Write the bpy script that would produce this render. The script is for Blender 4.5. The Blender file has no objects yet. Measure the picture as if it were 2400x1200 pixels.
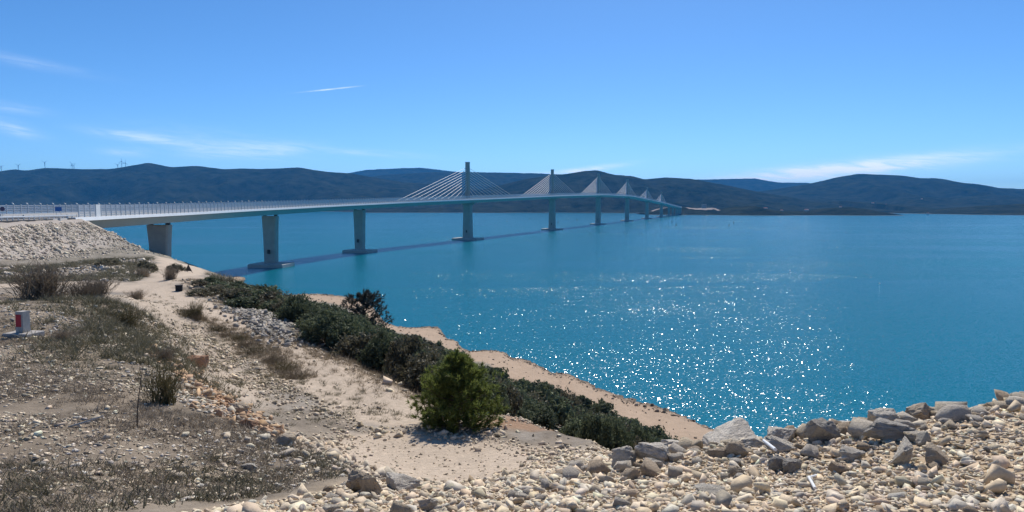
import bpy, bmesh, math, random
import numpy as np
from mathutils import Vector, Matrix

random.seed(7)
RNG = np.random.default_rng(7)
scene = bpy.context.scene
COL = scene.collection
PI = math.pi

# ---------------------------------------------------------------- camera
EYE_Z = 31.635
cam_data = bpy.data.cameras.new('camera')
cam_data.sensor_width = 36.0
cam_data.lens = 24.0
cam_data.clip_start = 0.1
cam_data.clip_end = 60000.0
cam = bpy.data.objects.new('camera', cam_data)
COL.objects.link(cam)
cam.location = (0.0, 0.0, EYE_Z)
cam.rotation_euler = (PI / 2 - 0.073, 0.0, 0.0)
scene.camera = cam

# ---------------------------------------------------------------- sky and sun
SUN_AZ = math.radians(12.0)      # right of straight ahead (+Y)
SUN_EL = math.radians(47.0)
# thin cirrus: azimuth, elevation, half-width, half-height, tilt, strength
CLOUDS = [(-0.2559, 0.1613, 0.03, 0.0008, -0.144, 0.75), (-0.4939, 0.0873, 0.0469, 0.0056, 0.1, 0.55), (-0.3614, 0.0756, 0.0656, 0.01, -0.06, 0.45), (-0.409, 0.0837, 0.0938, 0.0163, 0.1, 0.15), (-0.6301, 0.0929, 0.0312, 0.0075, 0.3, 0.35), (-0.6106, 0.1679, 0.0563, 0.0056, 0.12, 0.18), (-0.6292, 0.1154, 0.0312, 0.0056, 0.1, 0.25), (0.1082, 0.0529, 0.0469, 0.0037, -0.12, 1.1), (0.4257, 0.0451, 0.1344, 0.0088, -0.09, 1.9), (0.0311, 0.0464, 0.0563, 0.0031, -0.05, 0.3), (-0.2077, 0.0755, 0.075, 0.0044, 0.05, 0.25), (-0.5088, 0.0679, 0.025, 0.005, 0, 0.3)]
world = bpy.data.worlds.new('World')
scene.world = world
world.use_nodes = True
wn, wl = world.node_tree.nodes, world.node_tree.links
wn.clear()


def wnode(kind, **kw):
    n = wn.new(kind)
    for k, v in kw.items():
        setattr(n, k, v)
    return n


def wmath(op, a, b=None):
    n = wn.new('ShaderNodeMath'); n.operation = op
    for i, v in enumerate((a, b)):
        if v is None:
            continue
        if isinstance(v, (int, float)):
            n.inputs[i].default_value = v
        else:
            wl.new(v, n.inputs[i])
    return n.outputs[0]


sky = wnode('ShaderNodeTexSky', sky_type='NISHITA')
sky.sun_disc = False
sky.sun_elevation = SUN_EL
sky.sun_rotation = SUN_AZ
sky.altitude = 200.0
sky.air_density = 0.62
sky.dust_density = 0.22
sky.ozone_density = 5.0
hsv = wnode('ShaderNodeHueSaturation')
hsv.inputs['Saturation'].default_value = 1.14
wl.new(sky.outputs[0], hsv.inputs['Color'])
tc = wnode('ShaderNodeTexCoord')
sep = wnode('ShaderNodeSeparateXYZ')
wl.new(tc.outputs['Generated'], sep.inputs[0])
az = wmath('ARCTAN2', sep.outputs[0], sep.outputs[1])
el = wmath('ARCSINE', sep.outputs[2])
comb = wnode('ShaderNodeCombineXYZ')
wl.new(wmath('MULTIPLY', az, 9.0), comb.inputs[0])
wl.new(wmath('ADD', wmath('MULTIPLY', el, 70.0), wmath('MULTIPLY', az, 6.0)), comb.inputs[1])
wisp = wnode('ShaderNodeTexNoise')
wisp.inputs['Scale'].default_value = 2.2
wisp.inputs['Detail'].default_value = 7.0
wisp.inputs['Roughness'].default_value = 0.62
wisp.inputs['Distortion'].default_value = 0.6
wl.new(comb.outputs[0], wisp.inputs['Vector'])
wr = wnode('ShaderNodeMapRange')
wr.inputs['From Min'].default_value = 0.36
wr.inputs['From Max'].default_value = 0.72
wr.inputs['To Min'].default_value = 0.25
wr.inputs['To Max'].default_value = 1.14
wl.new(wisp.outputs[0], wr.inputs[0])
total = None
for a0, e0, cw, ch, tilt, amt in CLOUDS:
    ca, sa = math.cos(tilt), math.sin(tilt)
    da, de = wmath('SUBTRACT', az, a0), wmath('SUBTRACT', el, e0)
    u_ = wmath('DIVIDE', wmath('SUBTRACT', wmath('MULTIPLY', da, ca), wmath('MULTIPLY', de, sa)), cw)
    v_ = wmath('DIVIDE', wmath('ADD', wmath('MULTIPLY', da, sa), wmath('MULTIPLY', de, ca)), ch)
    g = wmath('EXPONENT', wmath('MULTIPLY', wmath('ADD', wmath('MULTIPLY', u_, u_), wmath('MULTIPLY', v_, v_)), -1.0))
    g = wmath('MULTIPLY', g, amt)
    total = g if total is None else wmath('ADD', total, g)
cloud_fac = wmath('MULTIPLY', total, wr.outputs[0])
tint = wnode('ShaderNodeMixRGB', blend_type='MULTIPLY')
tint.inputs[0].default_value = 1.0
tint.inputs[2].default_value = (0.84, 0.99, 1.03, 1.0)
wl.new(hsv.outputs[0], tint.inputs[1])
cmix = wnode('ShaderNodeMixRGB')
cmix.inputs[2].default_value = (8.2, 9.0, 9.8, 1.0)
wl.new(cloud_fac, cmix.inputs[0])
wl.new(tint.outputs[0], cmix.inputs[1])
bg = wnode('ShaderNodeBackground')
bg.inputs['Strength'].default_value = 0.145
wl.new(cmix.outputs[0], bg.inputs['Color'])
wout = wnode('ShaderNodeOutputWorld')
wl.new(bg.outputs[0], wout.inputs['Surface'])

sun_data = bpy.data.lights.new('sun', 'SUN')
sun_data.energy = 5.0
sun_data.angle = math.radians(0.53)
sun_data.color = (1.0, 0.94, 0.86)
sun = bpy.data.objects.new('sun', sun_data)
COL.objects.link(sun)
sun_dir = Vector((math.sin(SUN_AZ) * math.cos(SUN_EL), math.cos(SUN_AZ) * math.cos(SUN_EL), math.sin(SUN_EL)))
sun.rotation_euler = (-sun_dir).to_track_quat('-Z', 'Y').to_euler()
sun.location = (0, 0, 200)

scene.view_settings.view_transform = 'Standard'
scene.view_settings.look = 'None'
scene.view_settings.gamma = 1.0
scene.view_settings.use_curve_mapping = False
scene.view_settings.exposure = 0.0
scene.render.engine = 'CYCLES'
cy = scene.cycles
cy.max_bounces = 6
cy.diffuse_bounces = 3
cy.glossy_bounces = 3
cy.transmission_bounces = 3
cy.transparent_max_bounces = 12
cy.volume_bounces = 0
cy.caustics_reflective = False
cy.caustics_refractive = False
cy.sample_clamp_indirect = 4.0
cy.sample_clamp_direct = 0.0
cy.use_denoising = True
try:
    cy.denoiser = 'OPENIMAGEDENOISE'
    cy.denoising_input_passes = 'RGB_ALBEDO_NORMAL'
except Exception:
    pass

# ---------------------------------------------------------------- ground plan (metres), mostly projected from image pixels at guessed depths
TERRAIN_POINTS = [(0.0, 4.6, 29.52), (1.08, 4.2, 29.7), (2.06, 4.0, 29.79), (3.02, 3.9, 29.84), (4.16, 3.8, 29.88), (1.21, 6.3, 29.07), (2.23, 5.8, 29.27), (3.23, 5.6, 29.42), (4.0, 5.2, 29.65), (5.33, 5.2, 29.72), (1.14, 7.4, 28.79), (2.0, 7.8, 28.75), (2.81, 8.0, 28.79), (3.67, 8.2, 28.8), (4.45, 8.2, 28.9), (5.12, 8.1, 29.05), (5.75, 8.2, 29.16), (6.34, 8.3, 29.22), (8.75, 8.6, 29.25), (2.2, 10.0, 27.4), (3.6, 13.0, 25.6), (5.5, 11.5, 26.8), (8.0, 12.0, 26.0), (10.0, 15.0, 23.5), (14.0, 14.0, 24.5), (6.0, 18.0, 23.6), (12.0, 22.0, 20.5), (20.0, 20.0, 20.0), (22.0, 35.0, 14.0), (34.0, 22.0, 14.0), (32.0, 40.0, 8.5), (50.0, 25.0, 8.0), (-0.64, 5.0, 29.36), (-1.29, 5.0, 29.36), (-1.51, 4.7, 29.47), (-1.35, 6.2, 29.02), (-0.96, 7.5, 28.43), (-0.26, 8.2, 28.18), (0.6, 9.3, 28.0), (1.36, 10.6, 27.67), (-2.02, 10.5, 27.42), (-1.41, 11.0, 27.22), (-0.35, 10.8, 27.3), (-1.63, 12.7, 27.04), (0.0, 12.0, 27.14), (0.42, 13.2, 26.95), (-3.2, 12.5, 27.11), (-2.24, 14.0, 26.94), (-0.89, 14.0, 26.89), (0.83, 12.9, 27.01), (1.66, 13.0, 27.02), (0.0, 15.0, 26.84), (0.89, 14.0, 26.89), (-2.6, 16.3, 26.69), (-4.01, 18.0, 26.65), (-5.88, 20.6, 26.59), (-8.35, 24.0, 26.61), (-11.9, 29.0, 26.58), (-14.98, 33.0, 26.61), (-19.38, 38.5, 26.63), (-22.7, 41.5, 26.64), (-26.27, 44.0, 26.61), (-29.69, 45.0, 26.59), (-30.94, 41.0, 26.7), (-3.62, 19.0, 26.68), (-5.58, 22.0, 26.6), (-8.06, 25.5, 26.54), (-11.73, 31.0, 26.52), (-16.27, 38.0, 26.46), (-19.02, 42.0, 26.58), (-23.7, 49.0, 26.51), (-17.78, 34.0, 26.68), (-12.33, 25.0, 26.8), (-9.89, 20.8, 26.81), (-7.78, 18.0, 26.88), (-5.65, 15.3, 27.0), (-4.4, 13.8, 27.09), (-8.57, 20.8, 26.81), (-6.94, 18.2, 26.83), (-5.34, 16.8, 26.87), (-3.35, 15.0, 26.89), (-4.88, 26.0, 24.84), (-6.56, 35.0, 22.84), (-9.38, 50.0, 20.23), (-14.06, 75.0, 15.94), (-18.75, 100.0, 11.64), (-26.25, 140.0, 5.14), (-30.94, 165.0, 1.84), (-34.88, 186.0, -0.06), (-43.12, 230.0, -1.36), (-1.78, 19.0, 26.04), (-2.25, 24.0, 24.44), (-3.09, 33.0, 21.64), (-4.22, 45.0, 18.64), (-6.09, 65.0, 14.44), (-8.91, 95.0, 8.44), (-12.19, 130.0, 2.44), (-13.88, 148.0, 1.44), (-15.28, 163.0, -0.16), (-18.75, 200.0, -1.36), (0.0, 16.5, 26.44), (0.0, 20.0, 24.84), (0.0, 27.0, 22.64), (0.0, 35.0, 20.34), (0.0, 45.0, 17.34), (0.0, 60.0, 13.64), (0.0, 85.0, 7.64), (0.0, 110.0, 2.44), (0.0, 125.0, 1.44), (0.0, 140.0, 0.04), (0.0, 170.0, -1.36), (1.45, 15.5, 26.04), (1.88, 20.0, 24.04), (2.53, 27.0, 21.44), (3.75, 40.0, 16.94), (5.62, 60.0, 11.34), (7.5, 80.0, 6.14), (9.19, 98.0, 2.24), (10.31, 110.0, 1.44), (11.62, 124.0, 0.04), (14.06, 150.0, -1.36), (3.19, 17.0, 24.84), (4.12, 22.0, 22.84), (5.62, 30.0, 19.73), (8.44, 45.0, 14.64), (12.19, 65.0, 9.14), (15.38, 82.0, 3.44), (17.25, 92.0, 1.74), (20.62, 110.0, -0.06), (26.25, 140.0, -1.36), (5.06, 18.0, 23.64), (7.03, 25.0, 20.64), (11.25, 40.0, 14.64), (16.88, 60.0, 8.64), (21.94, 78.0, 3.04), (24.75, 88.0, 1.64), (27.56, 98.0, -0.06), (35.16, 125.0, -1.36), (-8.4, 28.0, 26.44), (-9.9, 33.0, 25.64), (-12.0, 40.0, 24.44), (-16.5, 55.0, 22.23), (-24.0, 80.0, 18.64), (-36.0, 120.0, 13.04), (-54.0, 180.0, 5.24), (-67.5, 225.0, 1.44), (-73.8, 246.0, -0.06), (-87.0, 290.0, -1.36), (-12.32, 34.0, 26.23), (-14.5, 40.0, 25.34), (-18.85, 52.0, 23.64), (-25.38, 70.0, 20.64), (-36.25, 100.0, 16.64), (-54.38, 150.0, 9.64), (-79.75, 220.0, 2.64), (-94.97, 262.0, -0.06), (-112.38, 310.0, -1.36), (-20.11, 50.0, 26.03), (-33.89, 75.0, 24.64), (-67.6, 140.0, 19.99), (-26.0, 65.0, 23.44), (-40.0, 100.0, 17.64), (-60.0, 150.0, 10.14), (-88.0, 220.0, 3.14), (-110.0, 275.0, -0.06), (-128.0, 320.0, -1.36), (-42.75, 95.0, 21.14), (-58.5, 130.0, 16.14), (-81.0, 180.0, 10.64), (-108.0, 240.0, 5.14), (-130.5, 290.0, -0.06), (-153.0, 340.0, -1.36), (-81.81, 170.0, 16.84), (-101.06, 210.0, 12.14), (-120.31, 250.0, 8.64), (-144.38, 300.0, -0.06), (-168.44, 350.0, -1.36), (-28.04, 58.0, 25.93), (-41.59, 85.0, 24.24), (-71.08, 140.0, 20.87), (-100.0, 190.0, 18.1), (-115.83, 215.0, 16.99), (-128.0, 249.0, 13.0), (-120.0, 240.0, 13.6), (-135.0, 240.0, 14.5), (-125.0, 262.0, 10.0), (-125.0, 305.0, 0.0), (-125.0, 340.0, -1.5), (-150.0, 290.0, 3.0), (-160.0, 305.0, 0.0), (-165.0, 340.0, -1.5), (-92.0, 160.0, 21.4), (-86.0, 150.0, 22.0), (-82.0, 132.0, 22.4), (-80.0, 115.0, 22.8), (-72.0, 100.0, 23.4), (-98.0, 178.0, 20.4), (-104.0, 195.0, 18.6), (-116.0, 190.0, 19.5), (-140.0, 180.0, 20.0), (-150.0, 220.0, 16.0), (-180.0, 250.0, 8.0), (-190.0, 300.0, -1.0), (-70.0, 85.0, 24.2), (-55.0, 85.0, 24.0), (-55.0, 110.0, 22.8), (-66.0, 130.0, 20.8), (-62.0, 150.0, 11.2), (-75.0, 170.0, 13.2), (-84.0, 190.0, 12.5), (-43.7, 58.0, 25.93), (-41.42, 60.0, 26.11), (-38.89, 62.0, 26.24), (-35.01, 62.0, 26.13), (-29.86, 58.0, 25.93), (-35.92, 52.0, 26.26), (-27.71, 49.0, 26.35), (-50.0, 75.0, 24.6), (-35.0, 75.0, 25.0), (-3.48, 4.5, 29.56), (-2.55, 4.4, 29.61), (-2.03, 4.5, 29.56), (-5.07, 6.6, 29.25), (-3.46, 6.0, 29.27), (-2.31, 6.0, 29.07), (-2.12, 6.6, 28.94), (-7.78, 10.2, 28.94), (-7.13, 10.2, 28.94), (-5.24, 10.3, 28.71), (-4.85, 7.6, 29.13), (-3.75, 8.4, 28.87), (-3.07, 8.0, 28.79), (-10.23, 14.2, 28.89), (-9.17, 14.5, 28.83), (-14.37, 19.0, 28.81), (-13.23, 20.0, 28.66), (-16.61, 24.0, 28.52), (-12.27, 20.5, 28.58), (-15.24, 25.5, 28.32), (-9.38, 16.5, 28.55), (-18.12, 24.0, 28.52), (-10.97, 20.0, 28.47), (-8.14, 15.5, 28.34), (-6.35, 13.0, 28.37), (-5.17, 11.6, 28.34), (-4.24, 10.4, 28.38), (-2.99, 9.0, 28.5), (-2.39, 8.3, 28.55), (-1.78, 7.3, 28.71), (0.0, 0.0, 30.0), (0.0, 2.5, 29.9), (3.0, 1.0, 30.05), (-3.0, 1.0, 30.0), (0.0, -6.0, 30.4), (8.0, -8.0, 30.4), (-10.0, -8.0, 30.5), (-8.0, 3.0, 29.6), (-15.0, 8.0, 29.3), (-25.0, 20.0, 28.8), (-32.0, 35.0, 27.6), (-50.0, 50.0, 27.2), (-65.0, 70.0, 26.6), (-90.0, 90.0, 26.5), (-120.0, 60.0, 28.0), (-60.0, 0.0, 30.0), (-130.0, -10.0, 31.0), (8.0, 3.0, 30.0), (14.0, 3.0, 29.9), (14.0, -8.0, 30.4), (20.0, 8.0, 27.5), (40.0, -8.0, 24.0), (60.0, 0.0, 16.0), (90.0, -10.0, 10.0), (75.0, 20.0, 2.0), (95.0, 10.0, 0.0), (130.0, -10.0, -2.0), (60.0, 42.0, -1.5), (100.0, 40.0, -3.0), (46.0, 62.0, -0.6), (42.0, 52.0, 5.5), (54.0, 38.0, 5.0), (120.0, 100.0, -4.0), (80.0, 80.0, -3.0)]
TRACK_LOWER = [(-31.59, 41.86), (-29.49, 44.69), (-25.71, 43.06), (-22.15, 40.49), (-19.03, 37.8), (-13.99, 30.81), (-11.78, 28.71), (-8.21, 23.59), (-5.84, 20.45), (-3.98, 17.89), (-2.45, 15.71)]
TRACK_TERRACE = [(-20.87, 38.12), (-14.25, 27.25), (-12.84, 25.73), (-10.21, 21.2), (-7.19, 15.73)]
TRACK_PIER = [(-22.8, 41.68), (-22.3, 44.36), (-27.26, 56.52), (-33.6, 69.02), (-67.72, 134.19), (-78.47, 149.96)]
SAND_PATCH = [(-3.34, 10.89), (-3.48, 13.61), (-2.91, 14.23), (-2.17, 14.16), (-0.97, 13.75), (-0.17, 13.1), (0.73, 12.62), (0.91, 10.9), (0.32, 10.05), (-0.12, 9.35), (-1.25, 9.76), (-1.57, 8.14), (-1.95, 8.24), (-2.49, 8.84)]
CLAY_LINE = [(-7.25, 14.84), (-6.85, 14.77), (-5.47, 12.64), (-4.31, 10.72), (-3.56, 9.44)]
CLAY_PINE = [(-0.34, 15.03), (0.28, 14.76), (4.01, 57.11)]
SCREE = [(-16.07, 39.87), (-15.81, 41.83), (-10.65, 30.67), (-8.43, 26.16), (-7.69, 24.3), (-10.04, 28.38), (-12.5, 31.97)]
GRASS_STRIP = [(-13.96, 28.57), (-13.21, 28.68), (-12.04, 28.03), (-10.65, 26.75), (-8.55, 23.29), (-7.03, 20.9), (-6.11, 19.25)]
TRACK_EDGE = [(-21.49, 44.43), (-17.83, 39.35), (-12.71, 31.5), (-9.77, 27.61), (-7.4, 24.36), (-5.33, 21.03), (-3.89, 19.14), (-2.78, 17.49)]
TERRACE_EDGE = [(-12.91, 26.91), (-11.03, 25.66), (-8.04, 21.14), (-5.99, 18.13), (-4.65, 16.6), (-3.5, 15.68), (-2.59, 15.03)]
BANK_EDGE = [(-13.77, 25.11), (-8.17, 15.55), (-6.37, 13.02), (-5.17, 11.61), (-4.25, 10.41), (-3.63, 9.81), (-2.95, 8.89), (-2.37, 8.22), (-1.71, 7.2)]
RUBBLE_EDGE = [(-2.19, 4.48), (-1.95, 5.06), (-1.71, 5.52), (-1.62, 6.8), (-1.41, 7.31), (-1.17, 9.08), (-0.31, 9.67), (0.32, 9.91), (0.89, 10.75), (1.6, 12.51)]
BOULDERS = [(1.17, 7.03, 0.27, 0.25, 'rounded grey boulder with a flat shaded face, leftmost of the large ridge boulders'),
 (1.48, 7.03, 0.37, 0.23, 'cracked pale grey boulder beside the rounded grey one at the ridge'),
 (1.99, 8.08, 0.36, 0.23, 'furrowed pale grey boulder in front of the end of the beach'),
 (2.66, 8.14, 0.65, 0.35, 'largest boulder, a long pale slab with a smooth tan underside'),
 (2.84, 7.13, 0.38, 0.24, 'weathered grey boulder standing right of the largest pale slab'),
 (2.55, 7.03, 0.25, 0.15, 'small grey boulder tucked below the largest pale slab'),
 (2.66, 6.65, 0.28, 0.15, 'smooth boulder with a broad shaded face below the weathered grey one'),
 (3.19, 6.87, 0.31, 0.25, 'overhanging pale boulder above a dark gap in the rubble'),
 (3.99, 8.09, 0.4, 0.17, 'low pale boulder lying along the rubble crest'),
 (3.94, 7.13, 0.35, 0.21, 'pointed triangular boulder on the rubble crest'),
 (4.46, 7.34, 0.31, 0.21, 'rounded boulder standing highest on the rubble crest'),
 (5.16, 8.09, 0.41, 0.12, 'flat tan slab lying right of the highest rounded boulder'),
 (3.66, 6.5, 0.46, 0.19, 'long dark pitted boulder lying behind the upright stones'),
 (3.38, 5.72, 0.23, 0.22, 'furrowed upright stone leaning left of the squared block'),
 (3.55, 5.53, 0.22, 0.16, 'squared tan block standing alone on the gravel'),
 (2.09, 6.75, 0.18, 0.14, 'brown grey stone with a flat face below the largest slab'),
 (2.28, 6.75, 0.22, 0.15, 'rough grey stone right of the flat faced brown one'),
 (2.38, 5.98, 0.15, 0.15, 'dark round stone at the lower end of the white pipe'),
 (2.47, 5.86, 0.17, 0.12, 'pale stone right of the dark round one by the white pipe'),
 (1.42, 6.67, 0.22, 0.12, 'tan stone lying under the cracked pale boulder'),
 (1.42, 4.8, 0.21, 0.1, 'split grey stone pair in the middle of the rubble'),
 (1.96, 5.87, 0.16, 0.11, 'tan wedge shaped stone in the middle of the rubble'),
 (3.77, 6.12, 0.12, 0.14, 'pointed grey stone with a yellowish streak above the squared block'),
 (3.09, 6.06, 0.21, 0.12, 'pale angular stone left of the furrowed upright stone'),
 (-1.35, 5.83, 0.19, 0.21, 'tall brown boulder at the corner of grassy bank and sand'),
 (-1.2, 5.64, 0.17, 0.19, 'grey brown boulder leaning on the tall brown one'),
 (-1.5, 8.25, 0.17, 0.15, 'pointed tan stone standing at the edge of the sand'),
 (-1.05, 6.23, 0.34, 0.13, 'long pale slab at the edge of the sand'),
 (-0.63, 5.31, 0.12, 0.1, 'pyramid shaped tan stone near the lower edge'),
 (-0.62, 4.88, 0.14, 0.11, 'big white stone at the lower edge of the picture'),
 (-0.28, 5.55, 0.14, 0.09, 'cube like tan stone below the sand'),
 (-8.43, 18.0, 0.51, 0.36, 'reddish boulder pair beside the stony terrace'),
 (-4.36, 10.69, 0.26, 0.19, 'rounded brown boulder at the foot of the bank'),
 (-2.8, 8.29, 0.3, 0.17, 'brown grey boulder lying on the edge of the bank'),
 (-3.6, 9.11, 0.23, 0.13, 'orange clay covered boulder at the foot of the bank'),
 (-2.64, 6.67, 0.16, 0.07, 'flat white stone on the grassy bank')]
MARKER = (-10.26, 14.18)
BIG_BUSH = (-15.61, 22.54)
BUSHES = [(-15.3, 25.07), (-10.11, 17.79), (-7.3, 14.14), (-13.17, 28.22), (-5.01, 9.6), (-20.07, 36.23), (-27.63, 50.86), (-22.59, 44.94), (-9.18, 13.82)]
GREEN_BUSHES = [(-18.41, 40.1), (-16.49, 37.41), (-17.57, 41.37), (-15.29, 36.78), (-19.22, 44.3)]
BRINK_SCRUB = [(-19.64, 41.76), (-19.55, 43.09), (-19.9, 45.23), (-19.1, 44.8), (-19.51, 47.39), (-17.86, 44.33), (-17.54, 39.03), (-15.97, 37.86), (-15.27, 38.73), (-17.92, 38.08), (-17.96, 41.49), (-14.79, 36.0), (-14.32, 37.85)]
PINE = (-1.18, 14.18)
BLACK_BOX = (-19.55, 39.84)
TRI_SIGN = (-31.73, 66.68)
STALK = (-4.33, 7.71)
STICK = (-4.87, 7.6)
PIPE = [(2.55, 6.76), (2.48, 6.28)]
PIPE2 = [(2.56, 5.66), (2.37, 5.26), (2.2, 4.82)]
STRIP = [(-13.28, 27.7), (-12.94, 27.91), (-12.03, 27.39), (-11.28, 26.63), (-10.51, 25.76), (-9.68, 24.67), (-8.73, 23.18), (-7.66, 21.38), (-7.04, 20.54), (-6.4, 19.58)]
DARK_PINE = (-10.06, 46.00)
HILLS = [('hill_far_blue', 9500, 6500, [(-4137, 285.0), (-2597, 449.6), (-2242, 490.6), (-2006, 531.7), (-1533, 555.1), (-1268, 561.0), (-1003, 531.7), (-738, 502.3), (0, 373.2), (1183, 226.2)]),
 ('hill_far_right', 9000, 6500, [(1120, 216.0), (2014, 360.8), (2350, 377.5), (2685, 383.1), (3188, 394.2), (3357, 360.8), (3525, 338.6), (3861, 338.6), (4480, 243.8), (5604, 160.1)]),
 ('hill_middle', 7000, 4300, [(-2614, 175.0), (-1653, 305.0), (-1305, 348.2), (-870, 374.2), (-609, 378.5), (-217, 374.2), (217, 365.5), (435, 356.9), (783, 339.6), (1306, 283.3), (1960, 196.7)]),
 ('hill_right', 5600, 3500, [(1047, 76.8), (1743, 118.5), (2091, 160.2), (2438, 215.7), (2645, 264.2), (2818, 295.3), (2992, 288.4), (3166, 281.4), (3341, 257.2), (3445, 260.7), (3656, 222.6), (3796, 212.2), (3937, 181.0), (4181, 170.6), (4880, 139.4), (5924, 163.7), (7320, 139.4)]),
 ('hill_centre', 4300, 3150, [(-536, 66.3), (-134, 146.3), (80, 199.5), (240, 223.5), (347, 234.1), (454, 250.0), (534, 255.3), (641, 226.1), (748, 220.8), (829, 199.5), (962, 210.2), (1122, 202.2), (1310, 167.6), (1552, 119.7), (1875, 66.3), (2279, 18.2)]),
 ('hill_left', 5200, 3650, [(-6787, 234.7), (-5491, 282.9), (-4520, 315.0), (-3875, 292.5), (-3761, 311.7), (-3681, 298.9), (-3535, 321.4), (-3229, 308.5), (-3035, 311.7), (-2872, 337.4), (-2742, 359.8), (-2582, 324.6), (-2388, 335.8), (-2163, 308.5), (-2066, 315.0), (-1873, 311.7), (-1614, 324.6), (-1421, 292.5), (-1227, 279.7), (-1034, 247.5), (-808, 209.0), (-485, 192.9), (-227, 154.2), (162, 73.6)]),
 ('low_shore_hill', 3500, 3250, [(-742, 12.0), (-546, 18.6), (-327, 25.1), (-109, 29.4), (109, 29.4), (284, 33.8), (436, 31.6), (611, 25.1), (786, 16.4)]),
 ('peninsula', 2650, 2420, [(496, 3.6), (562, 20.1), (628, 30.0), (694, 28.3), (760, 23.4), (826, 11.8), (926, 5.2)]),
 ('headland', 2560, 2300, [(703, -0.2), (766, 20.5), (830, 30.0), (878, 30.0), (942, 15.7), (1006, 10.9), (1102, 14.1), (1165, 22.1), (1229, 25.3), (1293, 17.3), (1333, 4.5), (1361, -5.0)]),
 ('right_headland', 2900, 2350, [(1664, -0.9), (1737, 4.6), (1808, 17.2), (1916, 28.0), (2042, 35.2), (2169, 40.6), (2349, 47.8), (2711, 44.2), (3253, 37.0)])]
BUOYS = [(-10.0, 1411.0), (43.0, 1639.0), (89.0, 1319.0), (144.0, 1516.0), (313.0, 1337.0), (271.0, 1128.0), (347.0, 1092.0), (412.0, 1270.0)]
SPECKS = [(137.0, 335.0), (150.0, 277.0)]
TURBINES = [(-4830, 402), (-4668, 414), (-4416, 442), (-4159, 426), (-4143, 410), (-3727, 418), (-3690, 452), (-3654, 438)]
HOUSES = [(919, 2480, 15.4, 12, 3), (993, 2520, 15.9, 9, 3), (1089, 2530, 17.8, 14, 4), (1229, 2560, 24.5, 8, 4), (2055, 3900, 17.1, 12, 5), (2239, 4100, 25.2, 10, 4), (1519, 2500, 13.0, 8, 4), (1476, 3700, 20.1, 8, 3), (2513, 4200, 31.6, 8, 4)]
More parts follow.
